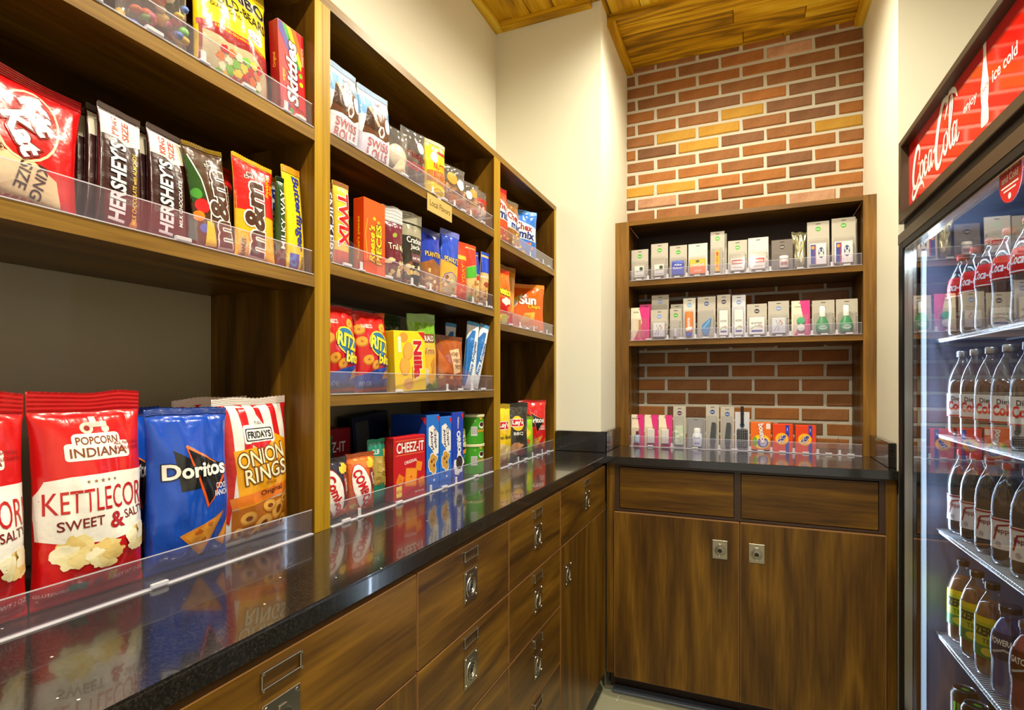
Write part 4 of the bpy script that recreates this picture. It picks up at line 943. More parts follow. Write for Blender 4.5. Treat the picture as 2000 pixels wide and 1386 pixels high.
rk = [('P', [(-2.4, 1), (-2.4, 15), (-.4, 18), (.9, 18), (-1.4, 1)], (30, 110, 190)), ('T', 'Rice Krispies', .5, 9.6, 1.6, (30, 100, 180), {'rot': 84, 'fit': 10.5, 'shear': .2, 'off': .02})]
for y, x, rl, lb, w in ((1.498, .085, 3, 'pale blue crisped rice bar at the back behind the two leaning ones', .04), (1.492, .014, 6, 'blue and white crisped rice bar leaning left of the white one', .046), (1.527, .004, 13, 'mostly white crisped rice bar leaning against the far divider', .036)):
    bag('cereal_bar', lb, 'cereal bar', (XB-.01-x, y, ZM3), 26, w, .205, .018, (232, 238, 244), rk, seal=(90, 160, 214), seed=47+int(y*100) % 7, crink=.5, flat=.4, s1=.06, roll=rl, part='wrapper')
cp = thing('cookie_cup', 'small blue cookie cup lying at the end of the cracker shelf', 'cookies', (XB-.075, 1.566, ZM3+.0306), zrot(20))
MB().lathe([(.001, .022), (.024, .022), (.029, -.020), (.030, -.022), (.0005, -.0222)], 0, 0, 24, ink((36, 70, 190), 'card'), axis='y', caps=False).build('cup', cp, True)
MB().lathe([(.0302, -.0215), (.0306, -.0232), (.028, -.0238), (.001, -.0236)], 0, 0, 24, ink((70, 110, 210), 'card'), axis='y', caps=False).build('lid', cp, True)
art(cp, [('E', 0, -.4, 1.6, 1.2, (150, 180, 220)), ('B', .2, -.6, 1.0, .8, (190, 170, 90), 3), ('T', 'Mini', 0, 1.4, .8, WHT)], lambda x, z, l: (x, -.0238-l, z), 99, 'print')

# ------------------------------------------------------------------ middle bay: counter
bx = carton('snack_box', 'dark blue box leaning in the shade at the back of the middle bay', 'snack box', (-.955, 1.245, ZCT), 8, .13, .19, .05, (14, 24, 60), [('O', -5.6, 9, -1, 17.6, .3, (70, 72, 78)), ('T', 'SNACK', 3, 8, 1.4, (60, 80, 140), {'rot': -90})], roll=-6)
carton('snack_box', 'red cracker box lying behind the green granola bags', 'snack box', (-.972, 1.072, ZCT), 0, .16, .165, .06, (150, 14, 22), [('T', 'CHEEZ-IT', 0, 12, 2.6, WHT, {'fit': 12})])
def combos(label, x, y, face, txt, seed, roll=0):
    return bag('pretzel_snack_bag', label, 'snack bag', (XB-.02-x, y, ZCT), face, .086, .128, .035, (214, 92, 26) if txt == 'COMBOS' else (40, 44, 60), [('P', [(-4.6, 11), (0, 12.6), (4.6, 12.4), (4.6, 9), (0, 9.6)], (30, 34, 60) if txt != 'COMBOS' else (230, 120, 40)), ('E', -.8, 5.6, 2.7, 5.2, (190, 30, 40), 16), ('E', -.8, 5.6, 2.5, 5.0, WHT, 16), ('T', txt, -.7, 5.4, 2.6, (196, 24, 34), {'rot': -66, 'fit': 8.6, 'off': .04, 'shear': .2}), ('E', 2.8, 7.0, 1.1, 2.4, (130, 40, 40), 12), ('T', 'baked', 2.8, 7.0, .8, WHT, {'rot': -76}), ('B', 2.4, 10.4, 1.4, 1.0, (250, 200, 60), 2), ('B', -3.0, 1.8, .9, .7, (196, 170, 40), 5), ('P', [(-2, .6), (4.5, 1.0), (4.5, 3.2), (1, 2.0)], (206, 84, 40))], seed=seed, roll=roll)
combos('white and red oval pretzel snack bag against the yellow upright', 0, .893, 0, 'Combos', 51)
combos('orange pretzel snack bag with white oval, second from the yellow upright', .002, .983, 4, 'COMBOS', 52)
bag('granola_bag', 'teal granola bag with a gold side band, front one beside the red cracker box', 'granola', (XB-.035, 1.057, ZCT), 0, .064, .150, .03, (20, 132, 110), [('P', [(-2.9, 4.6), (1.4, 5.0), (1.4, 11), (-2.9, 11.4)], (170, 150, 70)), ('R', 1.5, 4.2, 2.8, 12.6, (226, 176, 50)), ('T', 'MOJO', 2.1, 8.6, 1.0, (90, 50, 20), {'rot': 90, 'fit': 4.6}), ('T', 'CLIF', -1.2, 12.2, 1.1, WHT, {'fit': 2.6})]+nuts(12, 14, 5.2, 10.6, 1.3, [(190, 160, 80), (150, 120, 50), (214, 190, 120)]), seal=(40, 160, 130), seed=53, s1=.06)
for k, (x, y) in enumerate(((.10, .99), (.135, .948), (.168, .905))):
    bag('granola_bag', ('teal granola bag directly behind the front granola bag', 'teal granola bag third from the front behind the pretzel bags', 'teal granola bag farthest back behind the pretzel bags')[k], 'granola', (XB-.028-x, y, ZCT), -10, .09, .15, .03, (16, 112, 92), [('T', 'CLIF', .6, 12.0, 1.2, WHT, {'fit': 2.8})], seal=(30, 140, 112), seed=54+k, s1=.06, roll=-4+3*k)
sq = lambda cx, cz, r, a: [(cx+r*cos(radians(a+90*k)), cz+r*sin(radians(a+90*k))) for k in range(4)]
carton('cracker_box', 'red cheese cracker box with white lettering and orange squares', 'crackers', (XB-.0165, 1.1475, ZCT), 6, .118, .150, .034, (196, 18, 28),
    [('T', 'CHEEZ-IT', .2, 12.4, 2.5, WHT, {'fit': 10.2, 'off': .02, 'out': ((90, 8, 12), .02)}), ('R', -5.2, 10.6, 5.2, 10.8, (230, 120, 60)), ('R', -5.4, 14.0, 5.4, 14.2, (226, 110, 60)), ('T', 'ORIGINAL', .3, 8.9, .8, WHT, {'fit': 4.8, 'rot': 6}),
     ('P', sq(.4, 5.0, 3.2, 38), (216, 110, 20)), ('P', sq(.4, 5.1, 2.8, 38), (240, 150, 40)), ('P', sq(-3.6, 4.8, 1.7, 15), (226, 126, 26)), ('P', sq(3.4, 7.4, 1.6, 30), (236, 140, 34)), ('P', sq(4.4, 3.4, 1.6, 60), (230, 132, 30)), ('E', .4, 5.1, .35, .3, (190, 90, 20)), ('E', -3.6, 4.8, .2, .2, (190, 90, 20)), ('O', -5.0, .8, -3.0, 3.4, .2, (246, 226, 90)), ('T', 'NEW', -4.0, 2.1, .8, (200, 20, 30)), ('T', 'NET WT 3 OZ', 3.6, 1.2, .4, WHT)], side=(140, 10, 20))
def ahoy(label, y, h, seed):
    return carton('cookie_box', label, 'cookies', (XB-.055, y, ZCT), 0, .063, h, .11, (30, 116, 220),
        [('P', [(-2.3, 16.4), (-.2, 17), (2.6, 14.6), (2.6, 9.4), (1.0, 9.0), (-2.3, 12)], WHT), ('T', 'Chips', .95, 13.4, 1.5, (30, 36, 96), {'rot': -80, 'fit': 5.2, 'off': .03}), ('T', 'Ahoy!', -.75, 13.0, 1.5, (30, 36, 96), {'rot': -80, 'fit': 5.2, 'off': .03}), ('B', -.3, 7.0, 2.2, 2.6, WHT, 3), ('B', -.3, 7.0, 1.9, 2.3, (214, 160, 70), 3), ('B', -.8, 7.6, .4, .4, (90, 50, 20), 2), ('B', .3, 6.4, .4, .4, (90, 50, 20), 4), ('B', .2, 8.0, .3, .3, (90, 50, 20), 6), ('P', [(1.6, h*100-.4), (3.1, h*100-.4), (3.1, h*100-2.2)], (206, 40, 60)), ('E', .4, 2.6, .5, .3, (220, 226, 240)), ('E', -.6, 3.6, .3, .3, (90, 60, 40))],
        side=(14, 60, 170), side_ops=[('P', [(3.6, h*100-.5), (5.3, h*100-.5), (5.3, h*100-2.6)], (206, 40, 60)), ('E', 1.6, h*100-7.6, 2.2, 1.2, (230, 232, 240)), ('E', 1.6, h*100-7.7, 1.9, 1.0, (30, 50, 120))], top=(40, 100, 200))
ahoy('tall blue chocolate chip cookie box with its broad side showing', 1.2535, .196, 1)
ahoy('shorter blue chocolate chip cookie box, second in the row', 1.3195, .188, 2)
carton('cookie_box', 'dark blue sandwich cookie box with a black cookie picture', 'cookies', (XB-.05, 1.387, ZCT), 0, .064, .196, .10, (24, 64, 190),
    [('T', 'OREO', .6, 11.2, 2.2, WHT, {'rot': -84, 'fit': 6.4, 'off': .05, 'out': ((60, 150, 230), .04)}), ('T', 'Nabisco', .2, 16.6, 1.0, WHT, {'rot': -90, 'fit': 3.2}), ('P', [(1.8, 19.2), (3.2, 19.2), (3.2, 17.2)], (206, 40, 60)), ('B', .4, 5.0, 2.7, 3.0, (236, 240, 248), 2), ('E', .8, 5.4, 1.9, 1.9, (40, 30, 34)), ('E', .8, 5.4, 1.3, 1.3, (70, 60, 66)), ('E', .8, 5.4, .8, .8, (40, 30, 34))], side=(16, 40, 130), side_ops=[('T', 'OREO', 2, 10, 1.8, (190, 200, 230), {'rot': -90, 'fit': 6})], top=(60, 110, 210))
bag('popcorn_bag', 'black popcorn bag with a pale green label beside the green cans', 'snack bag', (XB-.05, 1.467, ZCT), 6, .088, .192, .045, (26, 26, 28), [('P', [(-3.6, 9.6), (2.2, 8.6), (3.6, 13.8), (-1.6, 15.0)], (206, 206, 150)), ('T', 'SMART', .0, 12.8, 1.3, (50, 56, 20), {'fit': 4.4, 'rot': 10}), ('T', 'FOOD', .4, 10.8, 1.3, (50, 56, 20), {'fit': 4.0, 'rot': 10}), ('P', [(-2, 6.2), (4.4, 7.4), (4.4, 9), (-1.4, 7.4)], (226, 150, 50)), ('P', [(-1.4, 4.6), (4.4, 5.8), (4.4, 7.2), (-1.6, 6.0)], (40, 140, 130)), ('B', -1.4, 2.8, 1.4, 1.0, (236, 206, 130), 4), ('B', .8, 2.2, 1.2, .9, (226, 180, 90), 7)], seal=(90, 86, 70), seed=58, crink=1.3)
def pring(label, z, pr=None):
    t = thing('crisp_can', label, 'crisps', (XB-.042, 1.557, z), zrot(34), group='green crisp cans')
    R_ = .0365
    MB().lathe([(.001, .0004), (R_, .0004), (R_, .083)], 0, 0, 32, ink((64, 158, 36), 'card')).build('can', t, True)
    MB().lathe([(R_+.0004, .083), (R_+.0022, .0835), (R_+.0022, .0895), (R_+.0005, .0905), (.001, .0903)], 0, 0, 32, plain('pale lid', S(226, 222, 180), .4), caps=False).build('lid', t, True)
    cyl = lambda x, z_, l: ((R_+l)*sin(x/R_), -(R_+l)*cos(x/R_), z_)
    art(t, [('E', 1.6, 5.8, 1.25, 1.05, WHT), ('E', 1.6, 6.0, 1.0, .7, (60, 40, 30)), ('T', 'Pringles', 1.7, 4.1, 1.0, (250, 214, 50), {'fit': 3.2, 'rot': 12, 'out': ((170, 30, 30), .08)}), ('P', star(-.9, 7.2, .4, 4, .3), (200, 220, 120)), ('R', -2.2, 2.6, -.2, 5.4, (222, 222, 224))]+[('R', -2.0+.26*k, 3.0, -1.9+.26*k, 5.2, BLK) for k in range(7)]+[('P', [(.2, 8.2), (2.2, 8.2), (1.2, 7.4)], (240, 190, 60))], cyl, .4, 'print')
    return t
pring('short green crisp can standing on the counter under another', ZCT)
pring('short green crisp can stacked on top of the other', ZCT+.0907)

# ------------------------------------------------------------------ far narrow bay
ZR1, ZR2 = 1.665, 1.393
def chexmix(label, x, y, face, w, h, col, seal, seed, panel=True, roll=0):
    c2 = (226, 60, 30) if col[0] > 150 else (190, 120, 40)
    return bag('snack_mix_bag', label, 'snack bag', (x, y, ZR1), face, w, h, .05, col, [('P', [(-w*44, h*45), (w*40, h*38), (w*44, h*66), (-w*30, h*80)], WHT), ('T', 'Chex', -w*4, h*66, h*14, (150, 20, 30), {'fit': w*62, 'rot': -8, 'off': .03}), ('T', 'mix', w*6, h*50, h*15, (24, 50, 130), {'fit': w*56, 'rot': -8, 'off': .04})]+nuts(seed, 12, h*8, h*36, w*36, [(246, 190, 50), (230, 120, 40), (200, 60, 30), (250, 220, 120)]), seal=seal, seed=seed, s1=.08, crink=1.3, roll=roll)
chexmix('red and orange snack mix bag beside the far divider, top shelf', XB-.03, 1.722, 6, .12, .205, (214, 70, 24), (190, 20, 30), 61)
chexmix('brown snack mix bag between the red and the blue one', XB-.035, 1.838, 10, .11, .19, (150, 96, 40), (120, 110, 90), 62)
chexmix('bright blue snack mix bag with white panel, top shelf of the far bay', XB-.045, 1.985, 38, .13, .198, (40, 116, 214), (90, 160, 230), 63)
bag('cheese_puff_bag', 'orange cheese snack bag with jagged yellow lettering beside the far divider', 'snack bag', (XB-.035, 1.735, ZR2), 14, .13, .20, .05, (240, 110, 20), [('T', 'Cheetos', .6, 12.2, 3.0, (252, 222, 40), {'fit': 9.6, 'rot': -6, 'off': .05, 'out': (BLK, .06)}), ('B', -1.0, 6.6, 4.6, 3.0, (206, 24, 22), 3), ('B', 2.0, 8.6, 2.6, 1.4, (246, 240, 230), 5), ('B', 1.0, 3.0, 4.0, 1.6, (236, 220, 60), 6), ('B', -2, 2.2, 1.2, .9, (250, 150, 40), 8)], seal=(226, 60, 24), seed=64, crink=1.3)
bag('corn_chip_bag', 'plain orange chip bag with a pointed top behind the other two', 'snack bag', (XB-.085, 1.885, ZR2), 20, .12, .232, .045, (246, 160, 20), [('E', -3, 17.6, 1.2, 1.0, (90, 50, 20)), ('R', -5.6, 1, 5.6, 6, (196, 40, 20)), ('B', 0, 9, 3, 2, (190, 120, 60), 4)], seed=65, roll=3, crink=1.4)
bag('multigrain_chip_bag', 'wide orange multigrain chip bag with white lettering', 'snack bag', (XB-.062, 2.045, ZR2), 50, .17, .195, .055, (236, 100, 18), [('P', [(-8, 12), (-1, 16), (-5, 10), (-8, 9)], (250, 200, 50)), ('T', 'Sun', .8, 13.2, 3.6, WHT, {'fit': 7.6, 'off': .04, 'out': ((150, 60, 10), .04)}), ('T', 'Chips', 3.6, 10.4, 2.0, (250, 222, 60), {'fit': 5.8, 'out': ((150, 70, 10), .04)}), ('E', -5.6, 12.0, 2.0, 1.4, (240, 236, 230)), ('P', [(-2.4, 5.0), (3.6, 5.6), (4.0, 8.4), (-.6, 8.0)], (250, 190, 60)), ('P', [(-2.0, 4.4), (1, 4.8), (2.2, 7.4), (-1.2, 7)], (236, 160, 40)), ('B', -4.8, 4.8, 1.8, 1.8, (200, 40, 30), 4), ('T', 'HARVEST CHEDDAR', 1.0, 2.6, 1.1, WHT, {'fit': 8.6})], seal=(250, 150, 50), seed=66)
def lays(label, x, y, face, col, dark, seed):
    return bag('potato_chip_bag', label, 'snack bag', (x, y, ZCT), face, .132, .205, .055, col, [('P', [(-6, .8), (6, .8), (6, 5.4), (-6, 8.4)] , (236, 214, 150) if not dark else (70, 66, 62)), ('E', .2, 13.2, 2.9, 2.7, (250, 200, 40)), ('R', -2.9, 12.0, 3.3, 14.8, WHT), ('P', [(-2.7, 12.2), (3.1, 12.2), (3.1, 14.6), (-2.7, 14.6)], (206, 24, 34)), ('T', "Lay's", .2, 13.4, 2.0, WHT, {'fit': 5.2, 'off': .04, 'out': ((160, 16, 24), .04)}), ('T', 'Oven Baked' if not dark else 'BBQ', .2, 9.4, 1.3, (60, 50, 30) if not dark else WHT, {'fit': 8.4 if not dark else 4.4}), ('B', -.6, 4.0, 3.0, 2.2, (246, 224, 160) if not dark else (206, 150, 110), 3), ('B', 2.2, 2.6, 2.0, 1.4, (240, 204, 120) if not dark else (150, 50, 40), 6)], seed=seed, crink=1.3)
lays('yellow potato chip bag beside the far divider on the counter', XB-.035, 1.738, 14, (246, 208, 30), False, 67)
lays('black potato chip bag with a yellow sun logo', XB-.04, 1.885, 30, (56, 54, 48), True, 68)
bag('lime_chip_bag', 'narrow lime green chip bag between the black and the red bag', 'snack bag', (XB-.04, 1.995, ZCT), 30, .08, .15, .035, (150, 214, 20), [('B', 0, 8.6, 1.8, 1.6, (246, 220, 60), 2), ('E', .4, 5.4, 1.4, 1.0, (230, 90, 40))], seed=69)
doritos('red tortilla chip bag at the far end of the counter shelf', XB-.048, 2.098, 44, 70, (206, 26, 26), True, .125, .21)
# ------------------------------------------------------------------ toiletries in the brick alcove
GC, DG = (186, 180, 168), (120, 112, 106)
YK = YU+.006
def pack(label, x, z, w, h, card=GC, dot=(70, 170, 40), item=None, ops=(), vert='', d=.022, y=0, nm='blister_pack', cat='toiletries', win=None, dotc=None):
    """hang card with euro slot, round logo, printed words and a clear tray holding the goods"""
    t = thing(nm, label, cat, (x, YK+d+y, z+.0006), 0, pitch=3, group='travel toiletries in the alcove')
    t.location.z += .001
    W_, H_ = w*100, h*100
    hw = w/2
    slot = plain('slot shade', S(40, 34, 30), .8)
    mb = MB(); mb.box(-hw, hw, 0, .0012, 0, h, ink(card, 'card'), .0004); mb.build('card', t)
    MB().box(-.008, .008, -.0003, .0015, h-.011, h-.0085, slot).build('hang_slot', t)
    sv = (lambda a, b, l: (a, -l, b))
    o = []
    dz = dotc if dotc is not None else H_-3.0
    if dot: o += [('E', 0, dz, .95, .95, dot), ('T', 'mix', 0, dz, .55, WHT, {'fit': 1.3})]
    if vert: o.append(('T', vert, W_/2-.5, H_*.36, .55, (120, 110, 104), {'rot': 90, 'fit': min(H_*.5, 7)}))
    art(t, o+list(ops), sv, 99, 'print')
    wz = win if win else (.012, h*.62)
    if wz is not False and wz[1] > 0:
        b = MB(); x0, x1 = -hw+.005, hw-.007
        b.box(x0, x1, -d+.002, -.0004, wz[0], wz[1], bubble, .003); b.build('clear_tray', t)
    if item: item(t, w, h, d)
    return t
def I_box(col, w, h, z0, ops=(), dx=0):
    def f(t, W_, H_, d):
        MB().box(-w/2+dx, w/2+dx, -d*.62, -.002, z0, z0+h, ink(col, 'card'), .0015).build('product', t)
        if ops: art(t, [o for o in ops], lambda a, b, l: (a+dx, -d*.62-l, b+z0), 99, 'print')
    return f
def I_lathe(col, prof, cap=None, z0=.014, ops=(), cx=0, fin='card'):
    def f(t, W_, H_, d):
        k = min(1, (d*.42)/max(r for r, _ in prof)); mx = max(r for r, _ in prof)
        def mk(p, c, nm):
            m = MB(); m.lathe([(r, z+z0) for r, z in p], 0, 0, 18, ink(c, fin), caps=True)
            m.v = [(cx+a, b*k-d*.5, c_) for a, b, c_ in m.v]; m.build(nm, t, 40)
        mk(prof, col, 'product')
        if cap: mk(cap[1], cap[0], 'product_cap')
        if ops: art(t, list(ops), lambda a, b, l: (cx+a, -d*.5-sqrt(max(mx*mx-(a)**2, 1e-8))*k-.0006-l, b+z0), .5, 'print')
    return f
def I_poly(P, col, ops=()):
    def f(t, W_, H_, d):
        MB().prism([(a/100, b/100) for a, b in P], 'y', -d*.5, -.002, ink(col, 'card')).build('product', t)
        if ops: art(t, list(ops), lambda a, b, l: (a, -d*.5-l, b), 99, 'print')
    return f
ZB1, ZB2 = SHB
white_small = I_box((226, 226, 224), .042, .05, .018, [('R', .2, 2.6, 1.6, 4.4, (40, 60, 40)), ('T', 'eye', -.8, 2.5, .7, (110, 110, 120)), ('R', -1.8, .6, 1.8, 1.0, (170, 170, 186))])
pack('grey hang card with a small white packet, far left of the upper alcove shelf', -.448, ZB1, .075, .145, item=white_small, vert='HEALTH')
pack('slightly taller grey hang card with a white packet, second on the upper alcove shelf', -.362, ZB1, .073, .164, item=white_small, vert='HEALTH')
pack('grey hang card holding a bright blue sachet', -.282, ZB1, .073, .148, item=I_box((34, 62, 190), .050, .062, .016, [('T', 'Alka', 0, 4.4, .9, WHT, {'fit': 3.2}), ('T', 'Seltzer', 0, 3.0, .9, WHT, {'fit': 4}), ('P', [(-2.4, 5.6), (2.4, 4.8), (2.4, 6.0), (-2.4, 6.1)], (90, 120, 220))]), vert='RELIEF')
pack('white hang card with orange and yellow cold remedy', -.201, ZB1, .078, .148, card=(214, 212, 204), dot=(170, 220, 190), item=I_box((240, 120, 40), .064, .064, .014, [('P', [(-3.1, 3.2), (3.1, 3.2), (3.1, 6.2), (-3.1, 6.2)], (250, 196, 30)), ('E', 0, 5.4, .8, .6, (50, 100, 40)), ('T', 'DayQuil', 0, 3.9, 1.3, WHT, {'fit': 5.0, 'off': .03, 'out': ((226, 90, 20), .05)}), ('T', 'COLD', 0, 1.4, .8, WHT, {'fit': 3})]))
pack('tall grey hang card with a yellow tube', -.122, ZB1, .056, .192, item=I_box((246, 190, 20), .019, .088, .018, [('T', 'BURN', 0, 4.4, 1.0, (190, 60, 20), {'rot': 90, 'fit': 5}), ('E', 0, 7.6, .5, .8, (206, 50, 30))]), vert='FIRST AID')
pack('tall grey hang card tucked behind the yellow tube card', -.113, ZB1, .054, .188, y=.032, dot=None, win=(0, 0))
med = lambda c: I_box((236, 234, 232), .052, .05, .016, [('R', -2.3, 2.6, 2.3, 4.5, c), ('T', 'TYLENOL', 0, 3.5, .9, WHT, {'fit': 4.0, 'off': .03}), ('R', -1.8, 1.0, 1.8, 1.4, (190, 180, 180))])
pack('grey hang card with a red and white pain reliever packet', -.043, ZB1, .074, .146, item=med((170, 26, 40)), vert='RELIEF')
pack('white hang card with a red and white packet, beside the dark grey card', .036, ZB1, .077, .150, card=(216, 214, 208), dot=(190, 226, 200), item=med((196, 24, 40)), vert='RELIEF')
pack('dark grey hang card with a small white bottle', .125, ZB1, .078, .132, card=(112, 102, 96), dot=(40, 36, 36), item=I_lathe((226, 214, 210), [(.016, 0), (.0165, .03), (.012, .036)], ((240, 238, 236), [(.0165, .036), (.0165, .046), (.014, .048)]), ops=[('R', -1.2, 1, 1.2, 2.2, (170, 110, 110))], cx=.006), win=(.010, .075))
t = bag('cellophane_pouch', 'crinkled clear cellophane pouch left of the two tall cards', 'pouch', (.189, YK+.05, ZB1+.0008), 0, .058, .160, .04, (200, 196, 160), [], rz=0, seed=71, crink=2.4, finish='metal', seal=(190, 188, 160), zig=False)
def bc(t, w, h, d):
    MB().box(-w/2+.008, w/2-.012, -d*.62, -.002, .016, .100, ink((238, 236, 240), 'card'), .0012).build('product', t)
    art(t, [('R', -2.8, 0.2, -1.3, 8.0, (30, 60, 160)), ('R', -1.3, .2, -.9, 8.0, (206, 40, 60)), ('E', -2.0, 6.8, .6, .7, (240, 160, 40)), ('E', .9, 4.6, 1.0, 2.2, (30, 50, 130)), ('T', 'BC', .9, 4.6, 1.5, WHT, {'rot': 90, 'fit': 2.8, 'off': .05})], lambda a, b, l: (a*1.0, -d*.62-l, b+.016), 99, 'print')
pack('tall grey hang card with a blue and white powder packet, left of the tall pair', .254, ZB1, .078, .192, item=bc, win=(.010, .118), vert='')
pack('tall grey hang card with a blue and white powder packet, at the far right end', .342, ZB1, .082, .197, item=bc, win=(.010, .118), vert='')
pack('grey hang card half hidden behind the far right powder card', .352, ZB1, .08, .196, y=.03, dot=None, win=(0, 0))

# lower alcove shelf
PK = (222, 50, 130)
def pinkcard(w, h): return [('R', -w*50, 0, w*50, h*100, (240, 226, 200)), ('P', [(w*50, h*100), (-w*5, h*100), (w*12, h*55), (-w*38, 0), (w*50, 0)], PK)]
pack('magenta and cream card with nail files, leaning at the left end', -.447, ZB2, .080, .150, card=(240, 226, 200), dot=None, ops=pinkcard(.08, .15)+[('R', -.6, 1.5, .4, 9.5, (226, 160, 120)), ('T', 'trim', -1.8, 13, .9, BLK)], win=(.012, .10))
pack('magenta card standing behind the leaning nail file card', -.425, ZB2, .06, .168, y=.035, card=(196, 60, 120), dot=None, win=(0, 0))
sew = I_box((214, 216, 226), .05, .062, .014, [('S', [(-1.6, 1), (-.4, 3.6), (-1.0, 5.4)], .18, (120, 130, 160)), ('S', [(.4, 5.4), (1.4, 3.8), (.6, 3.2)], .35, (190, 110, 50)), ('S', [(-.2, .8), (.2, 5.0)], .14, (90, 90, 110))])
pack('tall grey card with a blue dot behind the shorter sewing kit card', -.364, ZB2, .075, .206, dot=(120, 150, 210), y=.032, win=(.012, .16), vert='ESSENTIALS')
pack('shorter grey card with a sewing kit, in front of a tall one', -.363, ZB2, .073, .136, dot=(120, 150, 210), item=sew, vert='KIT')
pack('narrow grey card standing behind the green-dot narrow card', -.291, ZB2, .054, .161, y=.032, dot=None, win=(0, 0))
pack('narrow grey card with a green dot and a slim clear vial', -.293, ZB2, .049, .138, item=I_lathe((200, 200, 214), [(.006, 0), (.006, .03), (.004, .036)], ((180, 180, 200), [(.005, .036), (.005, .044)])), vert='CARE')
pack('card with an orange and white toothpaste tube', -.236, ZB2, .051, .180, card=(208, 206, 196), dot=(120, 170, 220), item=I_lathe((240, 130, 40), [(.013, .016), (.0155, .03), (.016, .10), (.0155, .105)], ((40, 60, 190), [(.011, 0), (.012, .015)]), ops=[('T', 'paste', 0, 5.4, 1.5, WHT, {'rot': 90, 'fit': 4.6}), ('P', [(-1.3, 2), (1.3, 2.6), (1.3, 4.0), (-1.3, 3.4)], (246, 236, 230))]), win=(.010, .125))
razor = I_poly([(-1.2, 2.4), (.4, 1.2), (1.7, 6.4), (2.0, 8.8), (.9, 8.2), (-1.4, 6.4), (-1.9, 4.8)], (50, 130, 196), [('S', [(-1.2, 4.6), (.2, 6.2), (1.4, 8.0)], .3, (150, 200, 230))])
pack('grey card with a blue disposable razor', -.166, ZB2, .073, .182, dot=(60, 80, 150), item=razor, vert='CONNECT', win=(.010, .12))
def kot(w_): return I_box((240, 240, 238), w_, .105 if w_ < .04 else .07, .012, [('T', 'KOTEX', 0, 6.0 if w_ < .04 else 4.6, .8, BLK, {'fit': w_*70}), ('S', [(-w_*40, 2.2), (-w_*10, 3.6), (w_*35, 2.8)], .35, (140, 190, 40)), ('O', -w_*36, 1.2 if w_ < .04 else 1.0, w_*36, 2.0 if w_ < .04 else 1.8, .3, (60, 60, 160)), ('S', [(-w_*10, 3.2), (w_*20, 3.8), (w_*40, 3.2)], .3, (200, 60, 120))])
pack('grey card with a slim white box and dark dot', -.097, ZB2, .053, .186, dot=(50, 40, 70), item=kot(.034), win=(.010, .13))
pack('pale blue grey card with a slim white box', -.038, ZB2, .053, .181, card=(206, 208, 218), dot=(130, 150, 200), item=kot(.034), win=(.010, .13))
pack('wide low grey card with a broad white box', .031, ZB2, .076, .140, dot=(40, 34, 50), item=kot(.058), win=(.010, .088))
pack('grey card with a sewing kit, right of the broad white box', .112, ZB2, .077, .147, dot=(120, 150, 200), item=sew, vert='KIT')
pack('pink card with green and white contact lens cups', .192, ZB2, .066, .144, card=(240, 226, 200), dot=None, ops=pinkcard(.066, .144)+[('T', 'swissco', -.8, 12, .6, BLK)], item=lambda t, w, h, d: (MB().lathe([(.0005, -.014), (.014, -.013), (.0145, -.003)], 0, .062, 20, ink((60, 180, 120), 'card'), axis='y', caps=False).build('product', t, True), MB().lathe([(.0005, -.014), (.014, -.013), (.0145, -.003)], 0, .034, 20, ink((236, 236, 232), 'card'), axis='y', caps=False).build('product', t, True)), win=(.008, .088))
def wash(t, w, h, d):
    prof = [(.018, 0), (.023, .006), (.024, .022), (.020, .040), (.012, .056), (.008, .062)]
    for p, c, nm in ((prof, (30, 140, 80), 'product'), ([(.010, .062), (.010, .10), (.007, .104)], (232, 238, 236), 'product_cap')):
        m = MB(); m.lathe([(r, z+.012) for r, z in p], 0, 0, 20, ink(c, 'print')); m.v = [(a-.004, b*.42-d*.5, c_) for a, b, c_ in m.v]; m.build(nm, t, 40)
    art(t, [('E', -.4, 3.0, 1.5, .9, (190, 226, 200)), ('T', 'scope', -.4, 3.0, .8, (20, 90, 50), {'fit': 2.4})], lambda a, b, l: (a, -d*.5-.0106-l, b), .5, 'print')
pack('grey card with a small green mouthwash bottle, left of the pair', .272, ZB2, .079, .142, dot=(110, 130, 180), item=wash, vert='FRESH', d=.026)
pack('grey card with a small green mouthwash bottle, at the right end', .353, ZB2, .074, .142, dot=(110, 130, 180), item=wash, vert='FRESH', d=.026)

# alcove counter
nail = I_lathe((170, 200, 220), [(.012, 0), (.0125, .03), (.011, .034)], ((70, 16, 30), [(.006, .034), (.006, .050)]), ops=[('R', -.9, .6, .9, 2.6, (190, 214, 230))])
pack('pink and cream card with a small blue bottle, far left on the alcove counter', -.457, ZCT, .056, .138, card=(240, 230, 206), dot=None, ops=pinkcard(.056, .138)+[('T', 'amara', -.8, 12, .7, BLK)], item=nail, win=(.008, .08))
swab = I_box((236, 234, 230), .030, .062, .014, [('R', -1.2+.5*k, .4, -1.1+.5*k, 5.8, (206, 200, 196)) for k in range(5)])
pack('pink card with white cotton swabs, second on the alcove counter', -.397, ZCT, .058, .138, card=(240, 230, 206), dot=None, ops=pinkcard(.058, .138), item=swab, win=(.008, .086))
pack('pink card with white cotton swabs, third on the alcove counter', -.336, ZCT, .058, .138, card=(240, 230, 206), dot=None, ops=pinkcard(.058, .138), item=swab, win=(.008, .086))
pack('tall beige card with a pale green packet', -.277, ZCT, .053, .178, dot=(80, 30, 70), item=I_box((206, 220, 190), .034, .080, .012, nuts(31, 10, .8, 7.4, 1.2, [(230, 236, 220), (180, 200, 160)])), win=(.008, .135))
